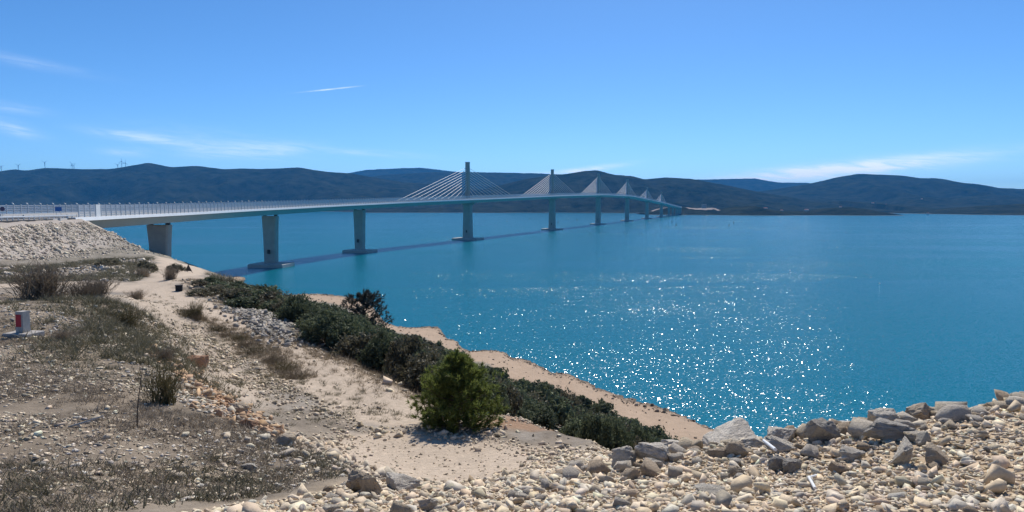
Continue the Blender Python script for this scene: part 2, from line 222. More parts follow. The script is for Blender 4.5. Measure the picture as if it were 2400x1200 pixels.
THICKET = [(3.01, 15.23, 0.56, 1.19), (3.63, 15.43, 0.81, 0.94), (1.89, 15.54, 0.55, 1.18), (3.02, 15.96, 0.56, 1.25), (2.34, 16.03, 0.58, 1.34), (4.01, 16.3, 0.86, 1.31), (1.79, 16.7, 0.88, 1.01), (2.73, 16.71, 0.66, 1.11), (3.42, 16.8, 0.62, 1.05), (4.5, 17.24, 0.64, 1.09), (2.7, 17.37, 0.73, 1.37), (-1.0, 17.69, 0.97, 1.36), (3.86, 17.72, 0.67, 1.22), (2.25, 18.03, 0.69, 1.21), (4.69, 18.39, 0.84, 1.39), (-0.81, 18.48, 0.69, 1.38), (2.88, 18.65, 0.94, 1.33), (-1.62, 18.91, 0.72, 1.43), (3.84, 19.25, 0.79, 1.34), (-0.77, 19.36, 0.78, 1.2), (-2.69, 19.7, 0.96, 1.22), (4.97, 19.81, 1.11, 1.25), (-1.16, 20.05, 0.89, 1.3), (2.83, 20.19, 0.73, 1.39), (3.69, 20.38, 1.07, 1.35), (-3.4, 20.72, 0.79, 1.6), (-2.04, 20.73, 0.97, 1.51), (5.23, 20.92, 0.88, 1.4), (-0.81, 21.01, 0.95, 1.26), (2.51, 21.25, 1.1, 1.41), (-2.75, 21.41, 0.92, 1.7), (-3.53, 21.95, 0.79, 1.31), (-1.02, 22.0, 1.01, 1.4), (4.54, 22.0, 0.89, 1.41), (3.6, 22.11, 1.1, 1.67), (-2.41, 22.24, 0.82, 1.33), (2.44, 22.38, 0.89, 1.45), (5.66, 22.82, 1.05, 1.45), (-4.48, 23.03, 0.94, 1.56), (3.41, 23.07, 0.84, 1.42), (-0.35, 23.07, 0.99, 1.78), (-1.98, 23.28, 0.94, 1.8), (-3.37, 23.34, 1.11, 1.8), (5.39, 23.96, 0.9, 1.66), (2.73, 24.05, 1.3, 1.63), (-5.53, 24.08, 1.09, 1.34), (6.34, 24.21, 0.9, 1.48), (-1.4, 24.34, 1.31, 1.45), (4.48, 24.43, 0.97, 1.47), (-4.27, 24.57, 0.93, 1.9), (-2.85, 24.6, 1.24, 1.69), (6.25, 25.31, 1.24, 1.78), (3.93, 25.4, 0.95, 1.78), (3.05, 25.47, 0.91, 1.54), (-3.6, 25.7, 0.94, 2.01), (-2.4, 25.74, 1.27, 1.88), (-0.46, 25.75, 1.23, 1.39), (-5.44, 25.88, 0.94, 1.9), (4.75, 26.08, 1.19, 1.62), (-7.18, 26.22, 1.23, 1.54), (-3.21, 26.62, 0.9, 2.03), (-4.33, 26.91, 0.91, 1.81), (6.06, 26.95, 0.96, 1.82), (-6.4, 27.06, 0.91, 1.81), (2.78, 27.11, 1.01, 1.5), (-0.99, 27.38, 0.99, 1.65), (6.9, 27.85, 0.98, 1.76), (4.34, 27.89, 1.44, 1.96), (-6.75, 27.95, 1.01, 1.75), (-5.13, 28.09, 1.11, 1.76), (-3.16, 28.25, 1.14, 1.99), (5.75, 28.32, 1.08, 1.9), (-8.08, 28.88, 1.46, 1.38), (-6.12, 28.89, 1.15, 1.53), (6.96, 29.07, 1.34, 1.79), (-0.96, 29.17, 1.42, 2.08), (-3.84, 29.3, 1.43, 1.93), (3.8, 29.41, 1.35, 1.94), (-2.29, 29.52, 1.32, 1.77), (-6.94, 29.96, 1.05, 1.77), (5.31, 30.05, 1.45, 1.88), (-8.2, 30.28, 0.99, 1.63), (-4.96, 30.36, 1.19, 1.7), (-0.01, 30.36, 1.33, 1.66), (7.12, 30.41, 1.19, 1.84), (-1.42, 30.56, 1.26, 2.0), (-3.3, 30.82, 1.56, 2.04), (4.31, 31.25, 1.49, 1.72), (-8.68, 31.28, 1.02, 1.49), (-7.61, 31.41, 1.25, 1.54), (-5.88, 31.5, 1.39, 1.79), (7.87, 31.56, 1.07, 1.78), (6.71, 32.22, 1.35, 2.31), (-10.27, 32.48, 1.15, 1.59), (-3.47, 32.65, 1.54, 2.21), (-0.31, 32.65, 1.15, 2.16), (-1.52, 32.79, 1.41, 1.72), (7.85, 32.79, 1.07, 1.66), (-7.81, 32.94, 1.31, 1.98), (4.03, 33.0, 1.13, 1.94), (-5.75, 33.12, 1.09, 1.71), (5.07, 33.29, 1.15, 2.37), (6.45, 33.76, 1.46, 1.66), (-0.52, 33.8, 1.21, 2.06), (-8.62, 33.82, 1.08, 1.6), (-4.91, 33.85, 1.22, 1.8), (-10.86, 34.32, 1.28, 1.5), (3.55, 34.4, 1.24, 2.22), (-3.24, 34.72, 1.58, 2.18), (7.75, 34.75, 1.7, 2.0), (-7.36, 34.9, 1.43, 2.29), (6.05, 35.21, 1.32, 2.33), (0.27, 35.23, 1.32, 2.22), (-4.84, 35.34, 1.34, 2.42), (9.24, 35.48, 1.73, 1.69), (-11.78, 35.75, 1.44, 1.25), (4.4, 35.82, 1.31, 1.91), (-9.17, 36.0, 1.48, 1.49), (-1.15, 36.05, 1.33, 2.41), (-6.0, 36.37, 1.54, 1.81), (-4.7, 36.71, 1.31, 1.73), (-3.09, 36.89, 1.75, 2.37), (0.18, 36.9, 1.75, 1.88), (-7.53, 36.91, 1.35, 2.11), (9.22, 37.1, 1.34, 2.2), (7.6, 37.11, 1.67, 2.09), (-12.52, 37.16, 1.54, 1.34), (-10.58, 37.62, 1.19, 1.46), (-8.56, 37.82, 1.4, 1.89), (4.89, 38.16, 1.78, 1.75), (-1.21, 38.34, 1.66, 2.32), (0.97, 38.74, 1.84, 1.74), (-4.9, 38.75, 1.26, 1.78), (-3.5, 38.96, 1.55, 2.15), (-6.27, 38.99, 1.47, 1.97), (-12.85, 39.0, 1.7, 1.48), (-8.14, 39.06, 1.31, 2.23), (7.76, 39.15, 1.65, 2.25), (-10.68, 39.16, 1.41, 1.72), (10.31, 39.77, 1.7, 1.98), (-9.2, 39.8, 1.22, 2.01), (-0.41, 40.18, 1.7, 1.99), (4.47, 40.2, 1.56, 1.81), (9.07, 40.42, 1.2, 2.17), (-2.28, 40.47, 1.5, 2.11), (-12.69, 40.56, 1.57, 1.47), (-4.62, 40.89, 1.62, 2.28), (7.76, 41.13, 1.43, 1.92), (-8.6, 41.26, 1.75, 2.17), (1.05, 41.32, 1.63, 1.94), (5.5, 41.49, 1.9, 2.7), (-11.15, 41.8, 1.8, 2.15), (-6.01, 41.91, 1.73, 1.98), (9.96, 42.1, 1.39, 1.96), (-3.18, 42.28, 1.29, 1.99), (-16.74, 42.4, 0.7, 0.61), (8.69, 42.8, 1.52, 2.66), (-13.74, 42.9, 1.45, 1.32), (-0.61, 42.94, 1.52, 2.8), (-8.79, 42.96, 1.87, 2.35), (-15.28, 43.03, 1.72, 1.49), (-10.31, 43.3, 1.34, 2.26), (-11.7, 43.34, 1.29, 2.06), (5.39, 43.51, 1.25, 2.01), (10.02, 43.76, 1.57, 2.1), (7.03, 44.21, 1.64, 2.34), (-3.84, 44.26, 1.89, 2.08), (-1.65, 44.29, 1.39, 2.03), (-8.5, 44.71, 1.75, 2.2), (-13.93, 44.78, 1.73, 1.56), (-12.19, 44.81, 1.93, 1.68), (8.59, 45.11, 1.38, 2.38), (11.53, 45.11, 1.54, 1.97), (-10.66, 45.33, 1.42, 1.96), (10.0, 45.36, 1.61, 1.96), (-0.77, 45.44, 1.32, 2.64), (-6.87, 45.49, 1.51, 2.14), (6.25, 45.56, 1.31, 2.18), (4.55, 45.56, 1.49, 2.62), (-18.22, 45.61, 1.05, 0.91), (0.96, 45.64, 2.04, 2.66), (-16.44, 46.28, 1.52, 1.54), (-1.44, 46.65, 1.52, 2.53), (-12.15, 46.81, 1.69, 2.13), (-4.43, 46.84, 1.9, 2.4), (5.03, 46.92, 1.41, 2.77), (-14.14, 47.01, 1.43, 1.48), (-8.67, 47.05, 1.42, 2.2), (10.42, 47.14, 1.64, 2.14), (-0.17, 47.2, 1.32, 2.17), (7.32, 47.38, 1.37, 2.43), (12.16, 47.62, 1.37, 1.19), (-6.39, 47.82, 1.66, 2.61), (-16.68, 47.82, 1.56, 1.36), (-18.46, 47.82, 0.96, 0.84), (1.47, 47.97, 2.01, 2.23), (-2.27, 48.08, 1.4, 2.59), (-11.2, 48.36, 1.34, 2.04), (-9.36, 48.52, 1.66, 2.1), (-4.44, 48.66, 1.42, 2.79), (-18.06, 48.68, 1.01, 0.88), (-0.75, 48.81, 1.43, 2.44), (9.46, 49.1, 1.66, 2.0), (-13.28, 49.21, 1.93, 1.68), (-15.62, 49.25, 1.81, 1.67), (5.13, 49.26, 1.43, 2.76), (11.45, 49.48, 1.36, 1.5), (0.76, 49.49, 1.41, 2.35), (-11.3, 50.15, 1.85, 2.66), (-7.46, 50.27, 1.84, 2.57), (-18.51, 50.34, 1.13, 0.98), (-5.03, 50.49, 1.75, 2.8), (13.24, 50.65, 1.08, 0.94), (-14.7, 50.77, 1.53, 1.82), (7.14, 50.89, 1.91, 2.62), (-2.07, 51.19, 1.82, 2.32), (-13.24, 51.29, 1.7, 1.69), (10.9, 51.42, 1.92, 1.67), (-9.55, 51.46, 1.44, 2.22), (-16.18, 51.5, 1.33, 1.16), (13.31, 51.79, 0.92, 0.8), (0.6, 51.81, 1.93, 2.78), (-17.72, 51.87, 1.74, 1.69), (-11.26, 51.88, 1.68, 2.02), (-19.44, 51.94, 1.59, 1.39), (6.23, 52.8, 1.61, 2.37), (1.63, 53.98, 2.03, 3.19), (14.06, 54.32, 0.89, 0.77), (7.29, 55.12, 1.89, 2.51), (-17.45, 56.41, 1.67, 1.97), (-13.58, 56.55, 1.9, 1.65), (9.1, 57.22, 2.1, 2.2), (-1.85, 58.18, 2.28, 2.52), (12.1, 58.75, 1.66, 1.45), (10.45, 58.97, 1.5, 2.16), (-15.64, 59.83, 1.95, 1.79), (3.48, 59.83, 2.36, 3.11), (-13.29, 60.09, 1.88, 2.44), (14.33, 60.16, 1.51, 1.31), (4.95, 61.68, 2.27, 2.5), (8.3, 61.73, 1.86, 2.62), (-4.72, 62.44, 2.25, 2.54), (-0.56, 63.57, 1.87, 2.68), (-6.28, 64.55, 1.67, 2.96), (1.4, 65.3, 1.72, 3.26), (-4.65, 65.82, 2.39, 2.94), (-11.33, 66.39, 2.25, 2.92), (-1.7, 66.5, 2.12, 3.34), (16.89, 66.83, 1.06, 0.92), (7.09, 67.89, 1.96, 2.77), (14.81, 67.91, 1.46, 1.27), (-16.02, 68.91, 1.91, 2.27), (3.88, 69.93, 2.27, 3.45), (-13.52, 70.29, 1.98, 2.25), (14.49, 71.02, 1.61, 1.4), (11.35, 71.58, 1.64, 1.43), (0.57, 71.59, 1.91, 2.53), (-5.09, 72.41, 2.06, 2.94), (-19.1, 72.58, 1.7, 2.27), (-1.84, 74.15, 2.21, 2.71), (-9.61, 74.16, 2.52, 2.43), (17.86, 74.52, 0.86, 0.75), (12.64, 74.83, 1.98, 1.72), (-12.31, 75.0, 1.88, 2.48), (-13.85, 75.96, 1.91, 1.66), (-18.87, 79.75, 2.07, 2.58), (14.81, 80.18, 1.91, 1.69), (-8.1, 81.08, 2.23, 3.37), (10.79, 81.19, 2.64, 2.79), (-3.94, 82.26, 2.01, 3.05), (7.12, 83.7, 2.36, 3.76), (1.0, 84.1, 2.34, 2.94), (-5.96, 85.88, 2.3, 3.07), (11.71, 86.42, 1.91, 2.66), (-2.89, 88.39, 2.16, 3.29), (0.04, 89.45, 2.56, 2.34), (-13.07, 89.59, 2.53, 2.9), (-10.28, 89.65, 1.97, 2.8), (9.6, 90.65, 2.42, 2.93), (4.47, 93.36, 1.98, 2.65), (-8.06, 93.71, 2.93, 3.02), (-4.58, 94.26, 2.46, 2.14), (-15.27, 95.2, 2.42, 2.1), (3.72, 95.45, 2.63, 2.32), (5.87, 96.43, 2.32, 2.12), (5.67, 99.18, 2.09, 2.22), (-18.98, 103.32, 1.46, 1.27), (1.24, 103.65, 1.69, 1.47), (-9.39, 104.52, 2.83, 2.77), (-19.21, 106.01, 2.24, 1.95), (-12.06, 106.26, 2.57, 3.15), (-7.95, 107.62, 1.6, 1.39), (-3.12, 107.66, 1.83, 1.6), (-5.67, 107.78, 1.01, 0.88), (-10.71, 109.74, 3.07, 2.88), (-14.37, 113.86, 3.08, 2.99), (-9.84, 114.45, 2.64, 2.89), (-13.36, 117.01, 2.8, 3.03), (-17.34, 118.07, 2.02, 1.76), (-18.84, 130.17, 2.05, 1.78)]

# ---------------------------------------------------------------- helpers


def tag(o, label=None, cat=None, group=None, kind=None):
    if label: o['label'] = label
    if cat: o['category'] = cat
    if group: o['group'] = group
    if kind: o['kind'] = kind
    return o


def link(name, data, parent=None, loc=None, rot=None, scale=None):
    o = bpy.data.objects.new(name, data)
    COL.objects.link(o)
    if parent is not None: o.parent = parent
    if loc is not None: o.location = loc
    if rot is not None: o.rotation_euler = rot
    if scale is not None: o.scale = scale
    return o


def empty(name, loc, rz=0.0):
    o = link(name, None, loc=loc, rot=(0, 0, rz))
    o.empty_display_size = 0.3
    return o


def mesh_np(name, verts, faces, mat=None, colors=None, smooth=False):
    """verts (n,3); faces (m,k) with constant k"""
    verts = np.ascontiguousarray(verts, dtype=np.float32)
    faces = np.ascontiguousarray(faces, dtype=np.int32)
    me = bpy.data.meshes.new(name)
    me.vertices.add(len(verts)); me.vertices.foreach_set('co', verts.ravel())
    m, k = faces.shape
    me.loops.add(m * k); me.loops.foreach_set('vertex_index', faces.ravel())
    me.polygons.add(m); me.polygons.foreach_set('loop_start', np.arange(0, m * k, k, dtype=np.int32))
    try:
        me.polygons.foreach_set('loop_total', np.full(m, k, dtype=np.int32))
    except Exception:
        pass
    if smooth:
        me.polygons.foreach_set('use_smooth', np.ones(m, dtype=bool))
    me.update(calc_edges=True)
    if colors is not None:
        at = me.color_attributes.new('Col', 'FLOAT_COLOR', 'POINT')
        c4 = np.ones((len(verts), 4), dtype=np.float32); c4[:, :3] = colors
        at.data.foreach_set('color', c4.ravel())
    if mat is not None: me.materials.append(mat)
    return me


def mesh_py(name, verts, faces, mat=None, smooth=False):
    me = bpy.data.meshes.new(name)
    me.from_pydata([tuple(v) for v in verts], [], faces)
    if smooth:
        me.polygons.foreach_set('use_smooth', [True] * len(me.polygons))
    me.update()
    if mat is not None: me.materials.append(mat)
    return me


class MB:
    """collects boxes, prisms and tubes for ONE mesh"""
    def __init__(self): self.v, self.f = [], []

    def add(self, vs, fs):
        b = len(self.v); self.v += [tuple(p) for p in vs]; self.f += [tuple(i + b for i in f) for f in fs]; return self

    def box(self, c, s, rz=0.0):
        cx, cyy, cz = c; a, b, h = s[0] / 2, s[1] / 2, s[2] / 2
        co, si = math.cos(rz), math.sin(rz)
        vs = []
        for z in (-h, h):
            for x, y in ((-a, -b), (a, -b), (a, b), (-a, b)):
                vs.append((cx + x * co - y * si, cyy + x * si + y * co, cz + z))
        return self.add(vs, [(3, 2, 1, 0), (4, 5, 6, 7), (0, 1, 5, 4), (1, 2, 6, 5), (2, 3, 7, 6), (3, 0, 4, 7)])

    def loft(self, rings, cap=True):
        n = len(rings[0]); vs = [p for r in rings for p in r]; fs = []
        for i in range(len(rings) - 1):
            for j in range(n):
                k = (j + 1) % n
                fs.append((i * n + j, i * n + k, (i + 1) * n + k, (i + 1) * n + j))
        if cap:
            fs.append(tuple(range(n - 1, -1, -1))); fs.append(tuple((len(rings) - 1) * n + j for j in range(n)))
        return self.add(vs, fs)

    def tube(self, p, q, r0, r1=None, n=6):
        r1 = r0 if r1 is None else r1
        p, q = Vector(p), Vector(q); d = (q - p)
        if d.length < 1e-6: return self
        d.normalize()
        a = d.orthogonal().normalized(); b = d.cross(a)
        rings = [[tuple(c + (a * math.cos(t) + b * math.sin(t)) * r) for t in [2 * PI * i / n for i in range(n)]] for c, r in ((p, r0), (q, r1))]
        return self.loft(rings)

    def path(self, pts, radii, n=6):
        rings = []
        pts = [Vector(p) for p in pts]
        for i, c in enumerate(pts):
            d = (pts[min(i + 1, len(pts) - 1)] - pts[max(i - 1, 0)]).normalized()
            a = d.cross(Vector((0.13, 0.21, 0.97))).normalized(); b = d.cross(a)
            rings.append([tuple(c + (a * math.cos(t) + b * math.sin(t)) * radii[i]) for t in [2 * PI * k / n for k in range(n)]])
        return self.loft(rings)

    def mesh(self, name, mat, smooth=False): return mesh_py(name, self.v, self.f, mat, smooth)

    def build(self, name, mat, parent=None, loc=None, smooth=False):
        return link(name, self.mesh(name, mat, smooth), parent, loc)


# value noise ---------------------------------------------------------------
def _hash(ix, iy, seed):
    h = (ix.astype(np.int64) * 374761393 + iy.astype(np.int64) * 668265263 + seed * 1442695041) & 0xFFFFFFFF
    h = ((h ^ (h >> 13)) * 1274126177) & 0xFFFFFFFF
    h = (h ^ (h >> 16)) & 0xFFFFFFFF
    return h.astype(np.float64) / 4294967295.0


def vnoise(x, y, seed=0):
    ix, iy = np.floor(x), np.floor(y)
    fx, fy = x - ix, y - iy
    fx, fy = fx * fx * fx * (fx * (fx * 6 - 15) + 10), fy * fy * fy * (fy * (fy * 6 - 15) + 10)
    a, b = _hash(ix, iy, seed), _hash(ix + 1, iy, seed)
    c, d = _hash(ix, iy + 1, seed), _hash(ix + 1, iy + 1, seed)
    return (a * (1 - fx) + b * fx) * (1 - fy) + (c * (1 - fx) + d * fx) * fy


def fbm(x, y, octv=4, seed=0, gain=0.5):
    s, a, t = 0.0, 1.0, 0.0
    for i in range(octv):
        s = s + a * (vnoise(x, y, seed + i * 17) - 0.5) * 2; t += a
        x, y, a = x * 2.03 + 11.7, y * 2.03 + 5.3, a * gain
    return s / t


def smooth01(v, a, b):
    t = np.clip((v - a) / (b - a), 0, 1); return t * t * (3 - 2 * t)


# materials -----------------------------------------------------------------
def mat_new(name):
    m = bpy.data.materials.new(name); m.use_nodes = True
    nt = m.node_tree
    return m, nt, nt.nodes['Principled BSDF']


def nd(nt, kind, **inp):
    n = nt.nodes.new(kind)
    for k, v in inp.items():
        n.inputs[k.replace('_', ' ')].default_value = v
    return n


def mat_plain(name, rgb, rough=0.7, var=0.12, scale=3.0, bump=0.0, bscale=20.0, metal=0.0, spec=0.3):
    """one colour with mottling and fine relief"""
    m, nt, b = mat_new(name)
    tcn = nt.nodes.new('ShaderNodeTexCoord')
    n = nd(nt, 'ShaderNodeTexNoise', Scale=scale, Detail=6.0, Roughness=0.6)
    nt.links.new(tcn.outputs['Object'], n.inputs['Vector'])
    r = nt.nodes.new('ShaderNodeValToRGB')
    r.color_ramp.elements[0].position = 0.3; r.color_ramp.elements[1].position = 0.7
    r.color_ramp.elements[0].color = (*[c * (1 - var) for c in rgb], 1)
    r.color_ramp.elements[1].color = (*[min(1, c * (1 + var)) for c in rgb], 1)
    nt.links.new(n.outputs[0], r.inputs[0]); nt.links.new(r.outputs[0], b.inputs['Base Color'])
    b.inputs['Roughness'].default_value = rough; b.inputs['Metallic'].default_value = metal
    b.inputs['Specular IOR Level'].default_value = spec
    if bump > 0:
        n2 = nd(nt, 'ShaderNodeTexNoise', Scale=bscale, Detail=5.0, Roughness=0.65)
        nt.links.new(tcn.outputs['Object'], n2.inputs['Vector'])
        bp = nd(nt, 'ShaderNodeBump', Strength=1.0, Distance=bump)
        nt.links.new(n2.outputs[0], bp.inputs['Height']); nt.links.new(bp.outputs[0], b.inputs['Normal'])
    return m


def mat_vcol(name, rough=0.9, var=0.2, scale=9.0, bump=0.01, bscale=30.0, rand=0.0, tint=(1, 1, 1)):
    """colour from the Col attribute times a fine noise"""
    m, nt, b = mat_new(name)
    at = nt.nodes.new('ShaderNodeAttribute'); at.attribute_name = 'Col'
    tcn = nt.nodes.new('ShaderNodeTexCoord')
    n = nd(nt, 'ShaderNodeTexNoise', Scale=scale, Detail=8.0, Roughness=0.7)
    nt.links.new(tcn.outputs['Object'], n.inputs['Vector'])
    mr = nd(nt, 'ShaderNodeMapRange', From_Min=0.25, From_Max=0.75, To_Min=1 - var, To_Max=1 + var)
    nt.links.new(n.outputs[0], mr.inputs[0])
    mx = nt.nodes.new('ShaderNodeVectorMath'); mx.operation = 'SCALE'
    nt.links.new(at.outputs['Color'], mx.inputs[0]); nt.links.new(mr.outputs[0], mx.inputs['Scale'])
    nt.links.new(mx.outputs[0], b.inputs['Base Color'])
    b.inputs['Roughness'].default_value = rough; b.inputs['Specular IOR Level'].default_value = 0.15
    if bump > 0:
        n2 = nd(nt, 'ShaderNodeTexNoise', Scale=bscale, Detail=6.0, Roughness=0.7)
        nt.links.new(tcn.outputs['Object'], n2.inputs['Vector'])
        bp = nd(nt, 'ShaderNodeBump', Strength=1.0, Distance=bump)
        nt.links.new(n2.outputs[0], bp.inputs['Height']); nt.links.new(bp.outputs[0], b.inputs['Normal'])
    return m


def mat_leaf(name, rgb, rgb2, trans=0.25, rough=0.6):
    m, nt, b = mat_new(name)
    geo = nt.nodes.new('ShaderNodeNewGeometry')
    oi = nt.nodes.new('ShaderNodeObjectInfo')
    r = nt.nodes.new('ShaderNodeValToRGB')
    r.color_ramp.elements[0].color = (*rgb, 1); r.color_ramp.elements[1].color = (*rgb2, 1)
    nt.links.new(geo.outputs['Random Per Island'], r.inputs[0])
    mr = nd(nt, 'ShaderNodeMapRange', To_Min=0.75, To_Max=1.3)
    nt.links.new(oi.outputs['Random'], mr.inputs[0])
    sc = nt.nodes.new('ShaderNodeVectorMath'); sc.operation = 'SCALE'
    nt.links.new(r.outputs[0], sc.inputs[0]); nt.links.new(mr.outputs[0], sc.inputs['Scale'])
    nt.links.new(sc.outputs[0], b.inputs['Base Color'])
    b.inputs['Roughness'].default_value = rough; b.inputs['Specular IOR Level'].default_value = 0.25
    tr = nt.nodes.new('ShaderNodeBsdfTranslucent')
    nt.links.new(sc.outputs[0], tr.inputs['Color'])
    mix = nt.nodes.new('ShaderNodeMixShader'); mix.inputs[0].default_value = trans
    out = nt.nodes['Material Output']
    nt.links.new(b.outputs[0], mix.inputs[1]); nt.links.new(tr.outputs[0], mix.inputs[2])
    nt.links.new(mix.outputs[0], out.inputs['Surface'])
    return m


M = {}
M['concrete'] = mat_plain('concrete', (0.36, 0.34, 0.31), 0.85, 0.12, 0.35, 0.01, 6.0)
M['concrete_pale'] = mat_plain('concrete_pale', (0.58, 0.56, 0.52), 0.85, 0.1, 1.5, 0.005, 12.0)
M['steel_paint'] = mat_plain('steel_paint', (0.46, 0.50, 0.50), 0.5, 0.05, 0.2)
M['white_paint'] = mat_plain('white_paint', (0.80, 0.80, 0.78), 0.5, 0.04, 0.5)
M['galvanised'] = mat_plain('galvanised', (0.55, 0.57, 0.58), 0.5, 0.1, 2.0, metal=0.3)
M['cable'] = mat_plain('cable', (0.72, 0.73, 0.74), 0.5, 0.04, 1.0)
M['asphalt'] = mat_plain('asphalt', (0.06, 0.06, 0.062), 0.9, 0.15, 4.0)
M['cap_concrete'] = mat_plain('cap_concrete', (0.42, 0.40, 0.37), 0.8, 0.15, 0.3, 0.01, 4.0)
M['black_rubber'] = mat_plain('black_rubber', (0.02, 0.02, 0.022), 0.7, 0.2, 4.0)
M['dark_metal'] = mat_plain('dark_metal', (0.035, 0.03, 0.028), 0.6, 0.2, 6.0)
M['sign_blue'] = mat_plain('sign_blue', (0.03, 0.13, 0.38), 0.5, 0.06, 2.0)
M['sign_back'] = mat_plain('sign_back', (0.08, 0.07, 0.13), 0.6, 0.1, 3.0)
M['red_paint'] = mat_plain('red_paint', (0.42, 0.04, 0.05), 0.7, 0.12, 9.0)
M['car_paint'] = mat_plain('car_paint', (0.75, 0.75, 0.74), 0.25, 0.02, 1.0, spec=0.6)
M['car_glass'] = mat_plain('car_glass', (0.015, 0.018, 0.022), 0.1, 0.05, 1.0, spec=0.7)
M['lamp_glass'] = mat_plain('lamp_glass', (0.85, 0.85, 0.85), 0.2, 0.02, 1.0, spec=0.6)
M['bark'] = mat_plain('bark', (0.12, 0.085, 0.06), 0.9, 0.3, 12.0, 0.004, 40.0)
M['marker_concrete'] = mat_plain('marker_concrete', (0.40, 0.37, 0.335), 0.9, 0.14, 9.0, 0.004, 40.0)
M['pipe_plastic'] = mat_plain('pipe_plastic', (0.8, 0.8, 0.78), 0.45, 0.05, 8.0)
M['buoy'] = mat_plain('buoy', (0.06, 0.07, 0.05), 0.5, 0.1, 1.0)
M['plaster'] = mat_plain('plaster', (0.72, 0.68, 0.62), 0.9, 0.06, 0.4)
M['roof_tile'] = mat_plain('roof_tile', (0.36, 0.14, 0.08), 0.9, 0.15, 0.6)
M['turbine'] = mat_plain('turbine', (0.35, 0.36, 0.38), 0.5, 0.03, 0.1)
M['shrub'] = mat_leaf('shrub_leaves', (0.05, 0.068, 0.036), (0.18, 0.20, 0.11), 0.3, 0.75)
M['shrub_olive'] = mat_leaf('shrub_olive_leaves', (0.075, 0.072, 0.042), (0.20, 0.175, 0.11), 0.28)
M['pine'] = mat_leaf('pine_needles', (0.075, 0.10, 0.022), (0.21, 0.245, 0.065), 0.48)
M['pine_dark'] = mat_leaf('dark_pine_needles', (0.04, 0.042, 0.034), (0.10, 0.095, 0.075), 0.2)
M['dry_grass'] = mat_leaf('dry_grass_blades', (0.13, 0.10, 0.065), (0.30, 0.24, 0.16), 0.3)
M['dry_twig'] = mat_leaf('dry_twigs', (0.19, 0.15, 0.11), (0.38, 0.31, 0.225), 0.25)
M['broom'] = mat_leaf('broom_stems', (0.10, 0.09, 0.04), (0.20, 0.16, 0.08), 0.2)
M['rubble'] = mat_vcol('rubble_stone', 0.92, 0.16, 22.0, 0.006, 60.0)
M['rock'] = mat_vcol('rock_face', 0.95, 0.2, 5.0, 0.05, 7.0)
M['ground'] = mat_vcol('bare_ground', 0.97, 0.28, 7.0, 0.03, 14.0)

# ================================================================ the setting
WARP = 6.0
_cp = np.array(TERRAIN_POINTS)


def _warp(x, y): return np.stack([np.arcsinh(x / WARP), np.arcsinh(y / WARP)], -1)


def _kern(r2): return np.where(r2 > 1e-18, 0.5 * r2 * np.log(r2 + 1e-24), 0.0)


_U = _warp(_cp[:, 0], _cp[:, 1]); _n = len(_U)
_R2 = ((_U[:, None] - _U[None]) ** 2).sum(-1)
_M = np.zeros((_n + 3, _n + 3)); _M[:_n, :_n] = _kern(_R2) + 2e-4 * np.eye(_n)
_M[:_n, _n] = 1; _M[:_n, _n + 1:] = _U; _M[_n, :_n] = 1; _M[_n + 1:, :_n] = _U.T
_b = np.zeros(_n + 3); _b[:_n] = _cp[:, 2]
_W = np.linalg.solve(_M, _b)


def spline_height(x, y):
    u = _warp(x, y).reshape(-1, 2); out = np.empty(len(u))
    for i in range(0, len(u), 40000):
        c = u[i:i + 40000]
        r2 = (c ** 2).sum(1)[:, None] + (_U ** 2).sum(1)[None] - 2 * c @ _U.T
        out[i:i + 40000] = _kern(np.maximum(r2, 0)) @ _W[:_n] + _W[_n] + c @ _W[_n + 1:]
    return out.reshape(np.shape(x))


def line_dist(line, x, y, closed=False):
    best = np.full(np.shape(x), 1e9)
    pts = list(line) + ([line[0]] if closed else [])
    for (ax, ay), (bx, by) in zip(pts[:-1], pts[1:]):
        vx, vy = bx - ax, by - ay; L = vx * vx + vy * vy + 1e-12
        t = np.clip(((x - ax) * vx + (y - ay) * vy) / L, 0, 1)
        best = np.minimum(best, np.hypot(x - ax - t * vx, y - ay - t * vy))
    return best


def inside(poly, x, y):
    c = np.zeros(np.shape(x), bool); n = len(poly)
    for i in range(n):
        (ax, ay), (bx, by) = poly[i], poly[(i + 1) % n]
        if ay == by: continue
        c ^= ((ay > y) != (by > y)) & (x < (bx - ax) * (y - ay) / (by - ay) + ax)
    return c


def poly_mask(poly, x, y, soft):
    d = line_dist(poly, x, y, True); s = np.where(inside(poly, x, y), -d, d)
    return 1 - smooth01(s, -soft, soft)


ROAD_LINE = [(-78, 50), (-100, 105), (-116, 163)]
RUBBLE_POLY = RUBBLE_EDGE + [(2.0, 13.8), (3.4, 13.2), (4.4, 11.0), (9, 10.4), (16, 10.4), (16, -8), (-3, -8), (-2.6, 3.0)]
BANK_POLY = BANK_EDGE + [(-2.3, 5.0), (-3.2, 3.5), (-4, -6), (-40, -6), (-40, 20), (-25, 24), (-13, 23)]


